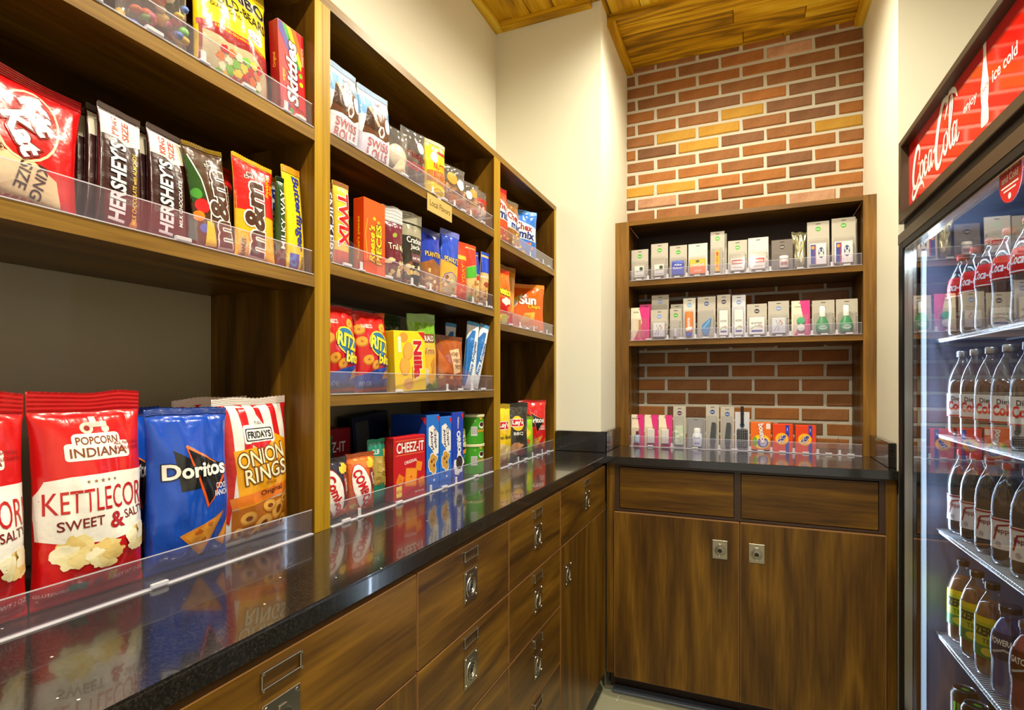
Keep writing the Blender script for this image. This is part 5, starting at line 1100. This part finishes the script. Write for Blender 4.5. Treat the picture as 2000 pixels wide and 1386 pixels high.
pack('clear grey card with a white lotion bottle', -.209, ZCT, .076, .130, card=(150, 146, 146), dot=None, item=I_lathe((222, 226, 240), [(.018, 0), (.0195, .01), (.0195, .05), (.013, .058)], ((244, 244, 246), [(.014, .058), (.014, .072), (.010, .078)]), z0=.008, ops=[('T', 'Purell', 0, 3.6, .8, (70, 80, 130), {'fit': 2.4}), ('R', -1.0, 1.0, 1.0, 1.6, (130, 140, 200))], cx=.006), win=(.004, .124), d=.03)
comb = I_poly([(-.6, 1.0), (.9, .8), (1.4, 4), (1.6, 9.8), (1.2, 11.2), (-.2, 11.2), (-.5, 9.0), (-1.0, 4.0)], (30, 28, 30), [('S', [(.9, 1.4), (1.15, 4), (1.35, 10)], .12, (90, 86, 86))])
pack('tall grey card with a black comb, left of the pair', -.142, ZCT, .053, .186, dot=(40, 70, 140), item=comb, win=(.008, .14), vert='')
pack('tall grey card with a black comb, right of the pair', -.083, ZCT, .054, .178, dot=(60, 90, 150), item=comb, win=(.008, .14), vert='')
def brush(t, w, h, d):
    MB().box(-.006, .006, -.016, -.004, .10, .182, ink((26, 24, 26), 'card'), .003).build('brush_handle', t)
    m = MB(); m.box(-.021, .021, -.014, -.003, .010, .088, ink((40, 38, 44), 'card'), .006); o = m.build('brush_head', t)
    mb = MB()
    for i in range(5):
        for j in range(9):
            mb.lathe([(.0014, -.014), (.0016, -.021), (.0002, -.0225)], -.016+.008*i, .018+.008*j, 6, ink((214, 214, 220), 'card'), axis='y', caps=False)
    mb.build('bristles', t, kind='stuff')
pack('grey card wrapped round a black hair brush with bristles', -.025, ZCT, .056, .158, card=(206, 206, 214), dot=(40, 100, 150), item=brush, dotc=10.2, win=(0, 0), d=.03)
def back_box(label, x, w, h, col, ops, side, nm, d=.045): return carton(nm, label, 'laundry', (x, YK+.004+d/2, ZCT), 0, w, h, d, col, ops, side=side, rz=0, group='small laundry boxes')
back_box('orange and yellow dryer sheet box on the alcove counter', .045, .075, .118, (240, 110, 20), [('R', -3.6, 0, 3.6, .8, (90, 40, 20)), ('E', .2, 4.0, 3.2, 2.9, (250, 214, 40)), ('E', .8, 3.6, 2.1, 2.0, (90, 90, 180)), ('E', -2.2, 4.0, .9, 2.0, (120, 170, 40)), ('E', 1.0, 3.4, 1.3, 1.3, (200, 196, 220)), ('T', 'bounce', .6, 7.4, 2.2, WHT, {'rot': -82, 'fit': 8.0, 'off': .04, 'out': ((190, 40, 20), .05)}), ('O', 2.0, 9.2, 3.6, 11.4, .2, (244, 226, 220))], (206, 80, 10), 'dryer_sheet_box')
tide = [('R', 1.0, 0, 2.3, 11.0, (40, 60, 170)), ('R', 1.2, 8.0, 2.1, 10.2, (60, 80, 200)), ('T', '1', 1.65, 9.2, .9, WHT), ('E', -.3, 5.4, 2.5, 2.5, (250, 150, 20)), ('E', -.3, 5.4, 2.1, 2.1, (252, 214, 40)), ('E', -.3, 5.4, 1.7, 1.7, (250, 160, 30)), ('T', 'Tide', -.3, 5.4, 1.7, (30, 50, 160), {'rot': 60, 'fit': 3.6, 'off': .04, 'out': (WHT, .06)})]
back_box('orange laundry detergent box with a yellow ring, left of the pair', .126, .074, .113, (232, 66, 14), tide, (190, 40, 8), 'detergent_box')
back_box('orange laundry detergent box with a yellow ring, right of the pair', .208, .073, .110, (232, 66, 14), tide, (190, 40, 8), 'detergent_box')
# ------------------------------------------------------------------ drinks cooler
fz = thing('drinks_cooler', 'tall dark drinks cooler with red lit header and glass door', 'refrigerator', (.426, 2.05, 0), -88.75)
FW, FD, FH = .92, .70, 1.94
bronze = plain('dark bronze frame', S(72, 58, 40), .38, metal=.35)
blackp = plain('black door frame', S(10, 11, 15), .45, spec=.25)
liner = plain('cooler liner', S(134, 150, 184), .4)
ledm = plain('cool white led', (.8, .9, 1), .5, emit=(.5, .72, 1.0), es=.9)
mb = MB()
mb.box(0, .035, .045, FD, .0, 1.66, blackp); mb.box(FW-.035, FW, .045, FD, .0, 1.66, blackp); mb.box(.035, FW-.035, FD-.04, FD, .0, 1.66, blackp)
mb.box(.035, FW-.035, .045, FD-.04, 0, .17, blackp); mb.box(0, FW, .045, FD, 1.66, FH-.004, bronze)
mb.build('cabinet', fz)
mb = MB(); mb.box(.0352, .039, .05, FD-.041, .171, 1.64, liner); mb.box(FW-.039, FW-.0352, .05, FD-.041, .171, 1.64, liner); mb.box(.0392, FW-.0392, FD-.048, FD-.041, .171, 1.64, liner)
mb.box(.0352, FW-.0352, .05, FD-.041, 1.6402, 1.6595, liner); mb.box(.0352, FW-.0352, .05, FD-.041, .1702, .176, liner); mb.build('liner', fz)
# header with sign
mb = MB()
for b in ((0, .022, 0, .0446, 1.688, FH), (FW-.022, FW, 0, .0446, 1.688, FH), (.0221, FW-.0221, 0, .0446, FH-.020, FH), (.0221, FW-.0221, 0, .0446, 1.688, 1.715)):
    mb.box(*b, bronze, .002)
mb.build('header_frame', fz)
MB().box(0.004, FW-.004, .014, .0446, 1.662, 1.6876, plain('shadow bronze', S(38, 30, 22), .5)).build('header_ledge', fz)
signred = plain('glossy red sign', S(222, 10, 16), .06, spec=.7, coat=.6)
sg = MB().box(.0222, FW-.0222, .022, .0262, 1.7152, FH-.0202, signred).build('sign_panel', fz)
def sp(x, z, l): return (x, .022-l, z)
WP = (248, 246, 244)
def scr(pts, w): return [('S', [(a*.98+4.6, 174.2+b*.93) for a, b in pts], w, WP)]
def smooth(P, n=6):
    out = []
    for i in range(len(P)-1):
        p0, p1, p2, p3 = P[max(i-1, 0)], P[i], P[i+1], P[min(i+2, len(P)-1)]
        for k in range(n):
            t = k/n
            out.append(tuple(.5*((2*p1[j])+(-p0[j]+p2[j])*t+(2*p0[j]-5*p1[j]+4*p2[j]-p3[j])*t*t+(-p0[j]+3*p1[j]-3*p2[j]+p3[j])*t**3) for j in (0, 1)))
    return out+[P[-1]]
def vary(n, a, b): return [a+(b-a)*sin(pi*i/max(n-1, 1)) for i in range(n)]
ops = []
for P, a, b in (([(7.6, 10.4), (8.4, 13.2), (6.6, 15.0), (4.0, 12.6), (2.2, 8.0), (2.6, 4.2), (5.2, 3.4), (8.0, 6.4)], .3, 1.5),
                ([(10.6, 9.4), (9.0, 8.2), (8.8, 5.2), (10.2, 4.0), (11.6, 6.0), (11.4, 8.6), (10.6, 9.4)], .35, .9),
                ([(15.0, 8.2), (13.9, 9.4), (12.8, 7.4), (13.0, 4.6), (14.4, 4.2), (15.8, 6.0)], .35, 1.0),
                ([(18.8, 8.8), (17.2, 9.4), (16.2, 6.8), (16.6, 4.4), (17.8, 4.6), (18.8, 7.6), (19.0, 9.4), (18.8, 6.0), (19.4, 4.2), (20.6, 5.6)], .35, 1.0),
                ([(20.4, 7.8), (22.2, 8.4)], .7, .8),
                ([(29.4, 13.0), (31.6, 17.2), (28.2, 18.2), (24.6, 13.4), (22.6, 7.2), (23.4, 2.6), (26.0, 2.8), (28.4, 6.8)], .35, 1.7),
                ([(30.4, 9.2), (28.8, 8.0), (28.6, 5.0), (30.0, 3.8), (31.4, 6.0), (31.2, 8.4), (30.4, 9.2)], .35, .9),
                ([(32.0, 6.0), (34.2, 12.0), (34.8, 16.0), (33.6, 16.4), (32.8, 11.0), (32.8, 5.2), (33.8, 3.8), (34.8, 5.6)], .35, 1.0),
                ([(37.4, 8.6), (35.8, 9.2), (34.9, 6.6), (35.3, 4.2), (36.4, 4.4), (37.4, 7.4), (37.6, 9.2), (37.4, 5.6), (38.0, 3.8), (39.4, 5.4)], .35, 1.0),
                ([(2.4, 4.4), (1.4, 1.4), (3.0, .4), (7.6, 2.8), (11.0, 2.6), (12.6, .4)], .2, 1.1),
                ([(29.8, 16.6), (33.0, 18.6), (36.4, 17.4), (38.2, 15.0)], .2, 1.1)):
    P = smooth(P); ops += scr(P, vary(len(P), a*1.4, b*1.3))
bt = [(-.9, 0), (.9, 0), (1.15, .5), (1.15, 2.4), (.95, 4.2), (1.15, 6.2), (1.2, 8.4), (.85, 10.6), (.5, 13.0), (.42, 16.2), (.5, 17.2), (-.5, 17.2), (-.42, 16.2), (-.5, 13.0), (-.85, 10.6), (-1.2, 8.4), (-1.15, 6.2), (-.95, 4.2), (-1.15, 2.4), (-1.15, .5)]
ops += [('P', [(57.4+a*1.7, 174.6+b*1.02) for a, b in bt], WP), ('T', 'Coca-Cola', 57.4, 182.6, 1.1, (206, 16, 24), {'rot': 14, 'fit': 3.6, 'shear': .2}), ('T', 'enjoy', 49.4, 182.8, 2.6, WP, {'fit': 7.6}), ('T', 'ice cold', 66.6, 183.0, 2.6, WP, {'fit': 11.0}),
        ('T', 'Coca-Cola', 82.6, 182.6, 3.4, WP, {'fit': 10, 'shear': .3})]
art(sg, ops, sp, 99, 'print')
# glass door
dr = MB()
for b in ((.0, .046, 0, .040, .13, 1.655), (FW-.046, FW, 0, .040, .13, 1.655), (.0461, FW-.0461, 0, .040, 1.604, 1.655), (.0461, FW-.0461, 0, .040, .13, .185)):
    dr.box(*b, blackp, .002)
door = dr.build('door_frame', fz)
mb = MB(); mb.box(0.0, FW, -.0012, -.0002, 1.625, 1.655, bronze); mb.box(.006, .010, -.0012, -.0002, .13, 1.62, chrome); mb.box(.0470, .0500, .004, .034, .19, 1.60, chrome); mb.box(.0502, FW-.0502, .004, .034, 1.5995, 1.6035, chrome); mb.build('door_trim', door)
gl = MB(); gl.add([(.046, .014, .185), (FW-.046, .014, .185), (FW-.046, .014, 1.604), (.046, .014, 1.604)], [(0, 1, 2, 3)], glass); gl.build('glass_pane', door)
MB().box(FW-.040, FW-.014, -.010, -.0004, .72, 1.14, chrome, .004).build('handle', door)
st = MB(); st.lathe([(.0005, -.0006), (.046, -.0006), (.046, .0), (.0005, .0)], .715, 1.600-.012, 28, ink((206, 14, 22), 'print'), axis='y', caps=False)
st.v = [(a, b+.0132, c) for a, b, c in st.v]; st = st.build('sticker', door)
art(st, [('T', 'Clean', 71.5, 161.0, 1.5, WP, {'fit': 5.2}), ('T', 'and Cold', 71.5, 159.0, 1.4, WP, {'fit': 6.6}), ('R', 68, 157.3, 75, 157.6, WP), ('R', 69, 156.5, 74, 156.8, WP), ('E', 71.5, 155.4, .6, .6, WP)], lambda x, z, l: (x, .0125-l, z), 99, 'print')
# led strips behind the frame
mb = MB(); mb.box(.050, .060, .046, .056, .20, 1.59, ledm); led = mb.build('led_strip', fz)
MB().box(.10, FW-.10, .050, .058, 1.630, 1.638, ledm).build('led_strip', fz)
MB().box(.049, .0498, .0445, .060, .20, 1.59, chrome).build('led_reflector', fz)
for nm, lc, sz, rot, e in (('led_light', (.075, .07, .90), (.02, 1.35), (radians(90), 0, radians(-72)), 1.7), ('led_light', (FW/2, .065, 1.60), (.70, .03), (radians(-28), 0, 0), 1.2)):
    ld = bpy.data.lights.new('cooler_led', 'AREA'); ld.shape = 'RECTANGLE'; ld.size, ld.size_y = sz; ld.energy = e; ld.color = (.66, .82, 1.0)
    lo = bpy.data.objects.new(nm, ld); COL.objects.link(lo); lo.parent = fz; lo.location = lc; lo.rotation_euler = rot
# wire shelves
wirem = plain('white coated wire', S(214, 222, 234), .3)
railm = plain('chromed price rail', S(206, 214, 226), .22, metal=.7)
SHZ = (1.322, 1.044, .766, .460)
for z in SHZ:
    mb = MB(); mb.tube([(.045, .088, z), (FW-.045, .088, z)], .0062, 10, railm)
    sh = mb.build('shelf_rail', fz, True)
    mb = MB(); n = 74
    for k in range(n):
        x = .05+k*(FW-.1)/(n-1); mb.box(x-.0011, x+.0011, .0815, .62, z+.0035, z+.0058, wirem)
    for y in (.25, .42, .6): mb.box(.046, FW-.046, y-.002, y+.002, z-.0005, z+.0034, wirem)
    mb.build('wire_deck', sh, kind='stuff')

COLA, DIET, TEA = plain('cola', S(26, 12, 8), .08, coat=.5), plain('diet cola', S(66, 34, 20), .08, coat=.5), plain('amber tea', S(150, 84, 22), .08, coat=.4)
def bottle(name, label, R_, H_, drink, level, cap, lab, lz0, lz1, ops, waist=.0, x=0, y=.13, z=0, face=52, neck=.36):
    t = thing(name, label, 'drink', (0, 0, 0), group='bottled drinks in the cooler')
    prof = [(R_*.62, .0008), (R_*.9, .004), (R_*.99, .014), (R_, .03), (R_*(1-waist), H_*.33), (R_*(1-waist*.3), H_*.46), (R_, H_*.56), (R_*.94, H_*.66), (R_*.74, H_*.77), (R_*.50, H_*.85), (R_*neck, H_*.895), (R_*neck, H_*.955)]
    MB().lathe(prof, 0, 0, 22, pet, caps=True).build('bottle', t, 'all')
    inn = [(max(r-.0016, .004), zz+(.0016 if k == 0 else 0)) for k, (r, zz) in enumerate(prof) if zz <= H_*level]
    inn.append((max(R_*.3, .006), H_*level+.001)) if len(inn) < len(prof) else None
    MB().lathe(inn, 0, 0, 22, drink, caps=True).build('drink', t, 'all')
    rc = R_*neck+.0016
    MB().lathe([(rc, H_*.93), (rc+.0006, H_*.935), (rc+.0006, H_*.992), (rc-.001, H_), (.0006, H_)], 0, 0, 22, cap, caps=False).build('cap', t, 40)
    def rad(zz):
        for (r0, z0_), (r1, z1_) in zip(prof[:-1], prof[1:]):
            if z0_ <= zz <= z1_: return r0+(r1-r0)*(zz-z0_)/(z1_-z0_)
        return R_
    n = 6; pl = [(rad(lz0+(lz1-lz0)*k/n)+.0006, lz0+(lz1-lz0)*k/n) for k in range(n+1)]
    MB().lathe(pl, 0, 0, 26, lab, caps=False).build('label_band', t, 'all')
    f = lambda a, b, l: ((rad(b)+.0007+l)*sin(a/R_), -(rad(b)+.0007+l)*cos(a/R_), b)
    if ops: art(t, ops, f, .6, 'print')
    return t
def place(t, x, y, z, face):
    t.parent = None
    c, s = cos(radians(-88.75)), sin(radians(-88.75))
    t.location = (.426+x*c-y*s, 2.05+x*s+y*c, z); t.rotation_euler = (0, 0, radians(-88.75+face))
sil = lambda c, r=.3, m=0: plain('cap %d %d %d' % c, S(*c), r, metal=m)
lb = lambda c: ink(c, 'print')
coke = lambda: bottle('cola_bottle', '', .036, .236, COLA, .80, sil((190, 16, 22)), lb((206, 16, 26)), .112, .168, [('T', 'Coca-Cola', 0, 14.2, 2.3, WP, {'fit': 6.2, 'shear': .3, 'off': .02}), ('E', 2.6, 12.6, .8, .9, (236, 236, 236)), ('R', -5, 11.4, 5, 11.7, WP)], .07)
diet = lambda: bottle('diet_cola_bottle', '', .036, .240, DIET, .66, sil((206, 210, 216), .25, .6), lb((214, 214, 216)), .055, .120, [('T', 'Diet', -.2, 10.6, 1.2, (30, 30, 34), {'fit': 2.6}), ('T', 'Coke', 0, 8.6, 2.6, (206, 20, 34), {'fit': 5.0, 'off': .04}), ('E', 2.2, 6.6, .7, .7, (240, 240, 244)), ('R', -5, 5.6, 5, 6.0, (170, 30, 40))], .0)
vani = lambda: bottle('vanilla_cola_bottle', '', .036, .240, COLA, .84, sil((150, 20, 34)), lb((226, 220, 222)), .040, .112, [('S', [(-2.4, 6.0), (-1.4, 9.4), (1.2, 10.0), (2.6, 7.6)], .5, (150, 20, 40)), ('T', 'Pepper', 0, 8.2, 1.5, (130, 16, 34), {'fit': 4.4}), ('O', 1.2, 4.6, 2.6, 6.0, .2, (150, 20, 40)), ('E', -1.2, 5.2, .6, .6, (180, 170, 176)), ('R', -5, 10.6, 5, 11.0, (150, 20, 40))], .04)
tea = lambda: bottle('tea_bottle', '', .036, .232, TEA, .80, sil((40, 30, 26)), lb((196, 200, 40)), .050, .150, [('R', -9, 13.6, 9, 15, (236, 206, 30)), ('R', -9, 5.0, 9, 8.0, (60, 140, 60)), ('T', 'ZERO', 0, 11.6, 2.4, (30, 60, 40), {'fit': 5.4, 'off': .05}), ('T', 'TEA', .4, 9.2, 1.2, (40, 90, 50), {'fit': 2.6}), ('E', .2, 6.6, 1.4, 1.0, (236, 214, 70))], .0)
def sport(c, lc, nm): return bottle('sports_drink_bottle', '', .037, .210, plain('drink %d %d %d' % c, S(*c), .08, coat=.5), .86, sil(lc), lb(tuple(int(q*.5) for q in c)), .090, .150, [('T', nm, 0, 13.0, 1.4, WP, {'fit': 6.0, 'off': .03}), ('S', [(-2.6, 10.2), (0, 11.4), (2.8, 10.4)], .5, (200, 210, 220))], .05, neck=.52)
def soda(c, lc, cc, nm): return bottle('soda_bottle', '', .036, .240, plain('soda %d %d %d' % c, S(*c), .08, coat=.5), .84, sil(cc), lb(lc), .060, .125, [('T', nm, 0, 9.2, 2.2, WP, {'fit': 5.4, 'off': .04})], .03)
ORD = ('first', 'second', 'third', 'fourth', 'fifth', 'sixth', 'seventh', 'eighth')
def rowfill(z, kinds, shelf_name, y=.132, x0=.098, dx=.098):
    protos = {}
    for k, (fn, desc) in enumerate(kinds):
        if fn not in protos: t = fn(); protos[fn] = t
        else: t = copy_tree(protos[fn])
        place(t, x0+dx*k, y, z, 52)
        t['label'] = desc+', '+ORD[k]+' from far end, '+shelf_name
s1 = [(coke, 'dark cola bottle with red label')]*8
rowfill(SHZ[0]+.0062, s1, 'top cooler shelf')
spr = lambda: soda((40, 150, 70), (30, 130, 60), (40, 140, 60), 'Sprite')
dew = lambda: soda((196, 214, 120), (60, 150, 40), (80, 170, 40), 'Mtn Dew')
rowfill(SHZ[1]+.0062, [(diet, 'diet cola bottle with silver label')]*5+[(spr, 'green lemon soda bottle')]*3, 'second cooler shelf')
rowfill(SHZ[2]+.0062, [(vani, 'dark soda bottle with white and red label')]*5+[(dew, 'pale yellow green soda bottle')]*3, 'third cooler shelf')
b1 = lambda: sport((36, 70, 170), (20, 30, 70), 'POWERADE')
b2 = lambda: sport((170, 24, 34), (150, 120, 130), 'GATORADE')
b3 = lambda: sport((70, 60, 150), (30, 150, 110), 'POWERADE')
rowfill(SHZ[3]+.0062, [(tea, 'amber tea bottle with yellow green label')]*3+[(b1, 'blue sports drink bottle'), (b2, 'red sports drink bottle'), (b3, 'violet sports drink bottle')], 'lowest bottle shelf')
# cans on the cooler floor
canp = None
for j, y in enumerate((.135, .215)):
    for k in range(6):
        if canp is None:
            t = thing('drink_can', '', 'drink', (0, 0, 0), group='black cans on the cooler floor'); canp = t
            MB().lathe([(.024, .0006), (.0325, .009), (.033, .02), (.033, .142), (.028, .152), (.0265, .154)], 0, 0, 24, plain('black can', S(18, 20, 20), .3, metal=.4)).build('can', t, True)
            MB().lathe([(.0262, .1540), (.0270, .1562), (.0255, .1562), (.0240, .1532), (.0006, .1530)], 0, 0, 24, plain('can lid', S(200, 206, 212), .25, metal=.9), caps=False).build('lid', t, True)
            MB().prism(ell(.003, 0, .010, .006), 'z', .1533, .1546, plain('green tab', S(90, 180, 30), .3, metal=.5)).build('pull_tab', t)
            art(t, [('S', [(-1, 12.4), (-1.2, 6)], [.7, .2], (110, 210, 30)), ('S', [(0, 12.4), (0, 5)], [.7, .2], (110, 210, 30)), ('S', [(1, 12.4), (1.2, 6.4)], [.7, .2], (110, 210, 30))], lambda a, b, l: ((.0332+l)*sin(a/.033), -(.0332+l)*cos(a/.033), b), .5, 'print')
        else: t = copy_tree(canp)
        place(t, .098+.085*k+.03*j, y, .1768, 50)
        t['label'] = 'black can with green tab, '+ORD[k]+' from far end, '+('front' if j == 0 else 'rear')+' row'
# ------------------------------------------------------------------ settle the goods on their shelves, then fit the acrylic organisers between them
import numpy as np
bpy.context.view_layer.update()
def world_box(o):
    lo, hi = np.full(3, 1e9), np.full(3, -1e9)
    st = [o]
    while st:
        q = st.pop(); st += list(q.children)
        if q.type == 'MESH' and len(q.data.vertices):
            a = np.empty(len(q.data.vertices)*3, np.float32); q.data.vertices.foreach_get('co', a)
            M_ = np.array(q.matrix_world); p = a.reshape(-1, 3) @ M_[:3, :3].T + M_[:3, 3]
            lo = np.minimum(lo, p.min(0)); hi = np.maximum(hi, p.max(0))
    return lo, hi
BOXES = []
SKIP = {'countertop', 'shelving_unit', 'alcove_shelving', 'drawer_cabinet', 'alcove_cabinet', 'recessed_downlight', 'shelf_sign', 'drinks_cooler'}
LEVELS = [1.672, 1.400, .92, 1.682, 1.432, 1.177, 1.665, 1.393, 1.650, 1.386]
for o in [q for q in COL.objects if q.parent is None and q.type == 'EMPTY' and q.name.split('.')[0] not in SKIP]:
    lo, hi = world_box(o)
    if o.location.x < -.70 or (o.location.y > 2.3 and o.location.x < .45):
        zs = min(LEVELS, key=lambda z: abs(z-o.location.z)) if abs(o.location.z-1.0112) > .01 else None
        d = [0, 0, 0]
        if zs is not None: d[2] = zs+.0004-lo[2]
        if o.location.x < -.70 and hi[0] > XFN-.0045: d[0] = XFN-.0045-hi[0]
        if o.location.x < -.70:
            for y0, y1 in ((-.189, .807), (.848, 1.598), (1.645, 2.190)):
                if y0 < o.location.y < y1:
                    if hi[1] > y1-.0015: d[1] = y1-.0015-hi[1]
                    if lo[1] < y0+.0015: d[1] = y0+.0015-lo[1]
            if lo[0]+d[0] < XW+.008: d[0] = XW+.008-lo[0]
        else:
            if lo[1] < YU+.0048: d[1] = YU+.0048-lo[1]
        o.location = (o.location.x+d[0], o.location.y+d[1], o.location.z+d[2])
        BOXES.append((lo+np.array(d), hi+np.array(d), o))
def clear_spots(divs, z, a, b, ax, front):
    """where a divider fits between the goods of one shelf"""
    iv = []
    for lo, hi, o in BOXES:
        if abs(lo[2]-z) > .02 or not (a-.02 < (lo[ax]+hi[ax])/2 < b+.02): continue
        if (ax == 1 and (lo[1] > 3 or hi[0] < front-.07 or o.location.x > -.70)) or (ax == 0 and lo[1] > front+.07): continue
        if ax == 0 and o.location.x < -.70: continue
        iv.append((lo[ax]-.0012, hi[ax]+.0012))
    out = []
    for q in divs:
        for k in range(0, 60):
            c = q+(k//2+1)*.001*(1 if k % 2 else -1)
            if a+.01 < c < b-.01 and all(not (l < c < h) for l, h in iv) and all(abs(c-p) > .02 for p in out):
                out.append(c); break
    return sorted(out)
def lf(label, y0, y1, z, divs):
    return fence(label, (XFN, y0, z+.0003), 90, y1-y0, [q-y0 for q in clear_spots(divs, z, y0, y1, 1, XFN)], depth=.06)
lf('clear acrylic organiser on the upper candy shelf in the near bay', -.185, .803, 1.672, [.10, .25, .43, .577, .74])
lf('clear acrylic organiser on the chocolate bar shelf in the near bay', -.185, .803, 1.400, [.08, .20, .30, .442, .508, .575, .645, .745])
lf('clear acrylic organiser on the counter in front of the big chip bags', -.185, .803, .92, [.06, .22, .374, .515, .655])
lf('clear acrylic organiser on the snack cake shelf', .852, 1.594, 1.682, [.972, 1.085, 1.225, 1.345, 1.45, 1.54])
lf('clear acrylic organiser on the candy and nut shelf of the middle bay', .852, 1.594, 1.432, [.945, 1.045, 1.125, 1.21, 1.325, 1.375, 1.455, 1.535])
lf('clear acrylic organiser on the cracker shelf of the middle bay', .852, 1.594, 1.177, [.958, 1.078, 1.205, 1.305, 1.425, 1.51])
lf('clear acrylic organiser on the counter under the middle bay', .852, 1.594, .92, [.93, 1.075, 1.225, 1.34, 1.44])
lf('clear acrylic organiser on the top shelf of the far narrow bay', 1.649, 2.186, 1.665, [1.80, 1.92, 2.06])
lf('clear acrylic organiser on the lower shelf of the far narrow bay', 1.649, 2.186, 1.393, [1.82, 1.95, 2.08])
lf('clear acrylic organiser on the counter under the far narrow bay', 1.649, 2.186, .92, [1.80, 1.92, 2.06])
def bf(label, z, divs):
    return fence(label, (-.486, YU+.001, z+.0003), 0, .884, [q+.486 for q in clear_spots(divs, z, -.486, .398, 0, YU)], depth=.06)
bf('clear acrylic organiser on the upper alcove shelf', 1.650, [-.405, -.322, -.243, -.158, -.086, -.003, .081, .165, .212, .298])
bf('clear acrylic organiser on the lower alcove shelf', 1.386, [-.405, -.322, -.265, -.207, -.127, -.068, -.009, .071, .152, .230, .315])
bf('clear acrylic organiser on the alcove counter, empty at its right end', .92, [-.428, -.366, -.306, -.249, -.170, -.113, -.054, .004, .085, .166, .250, .325])
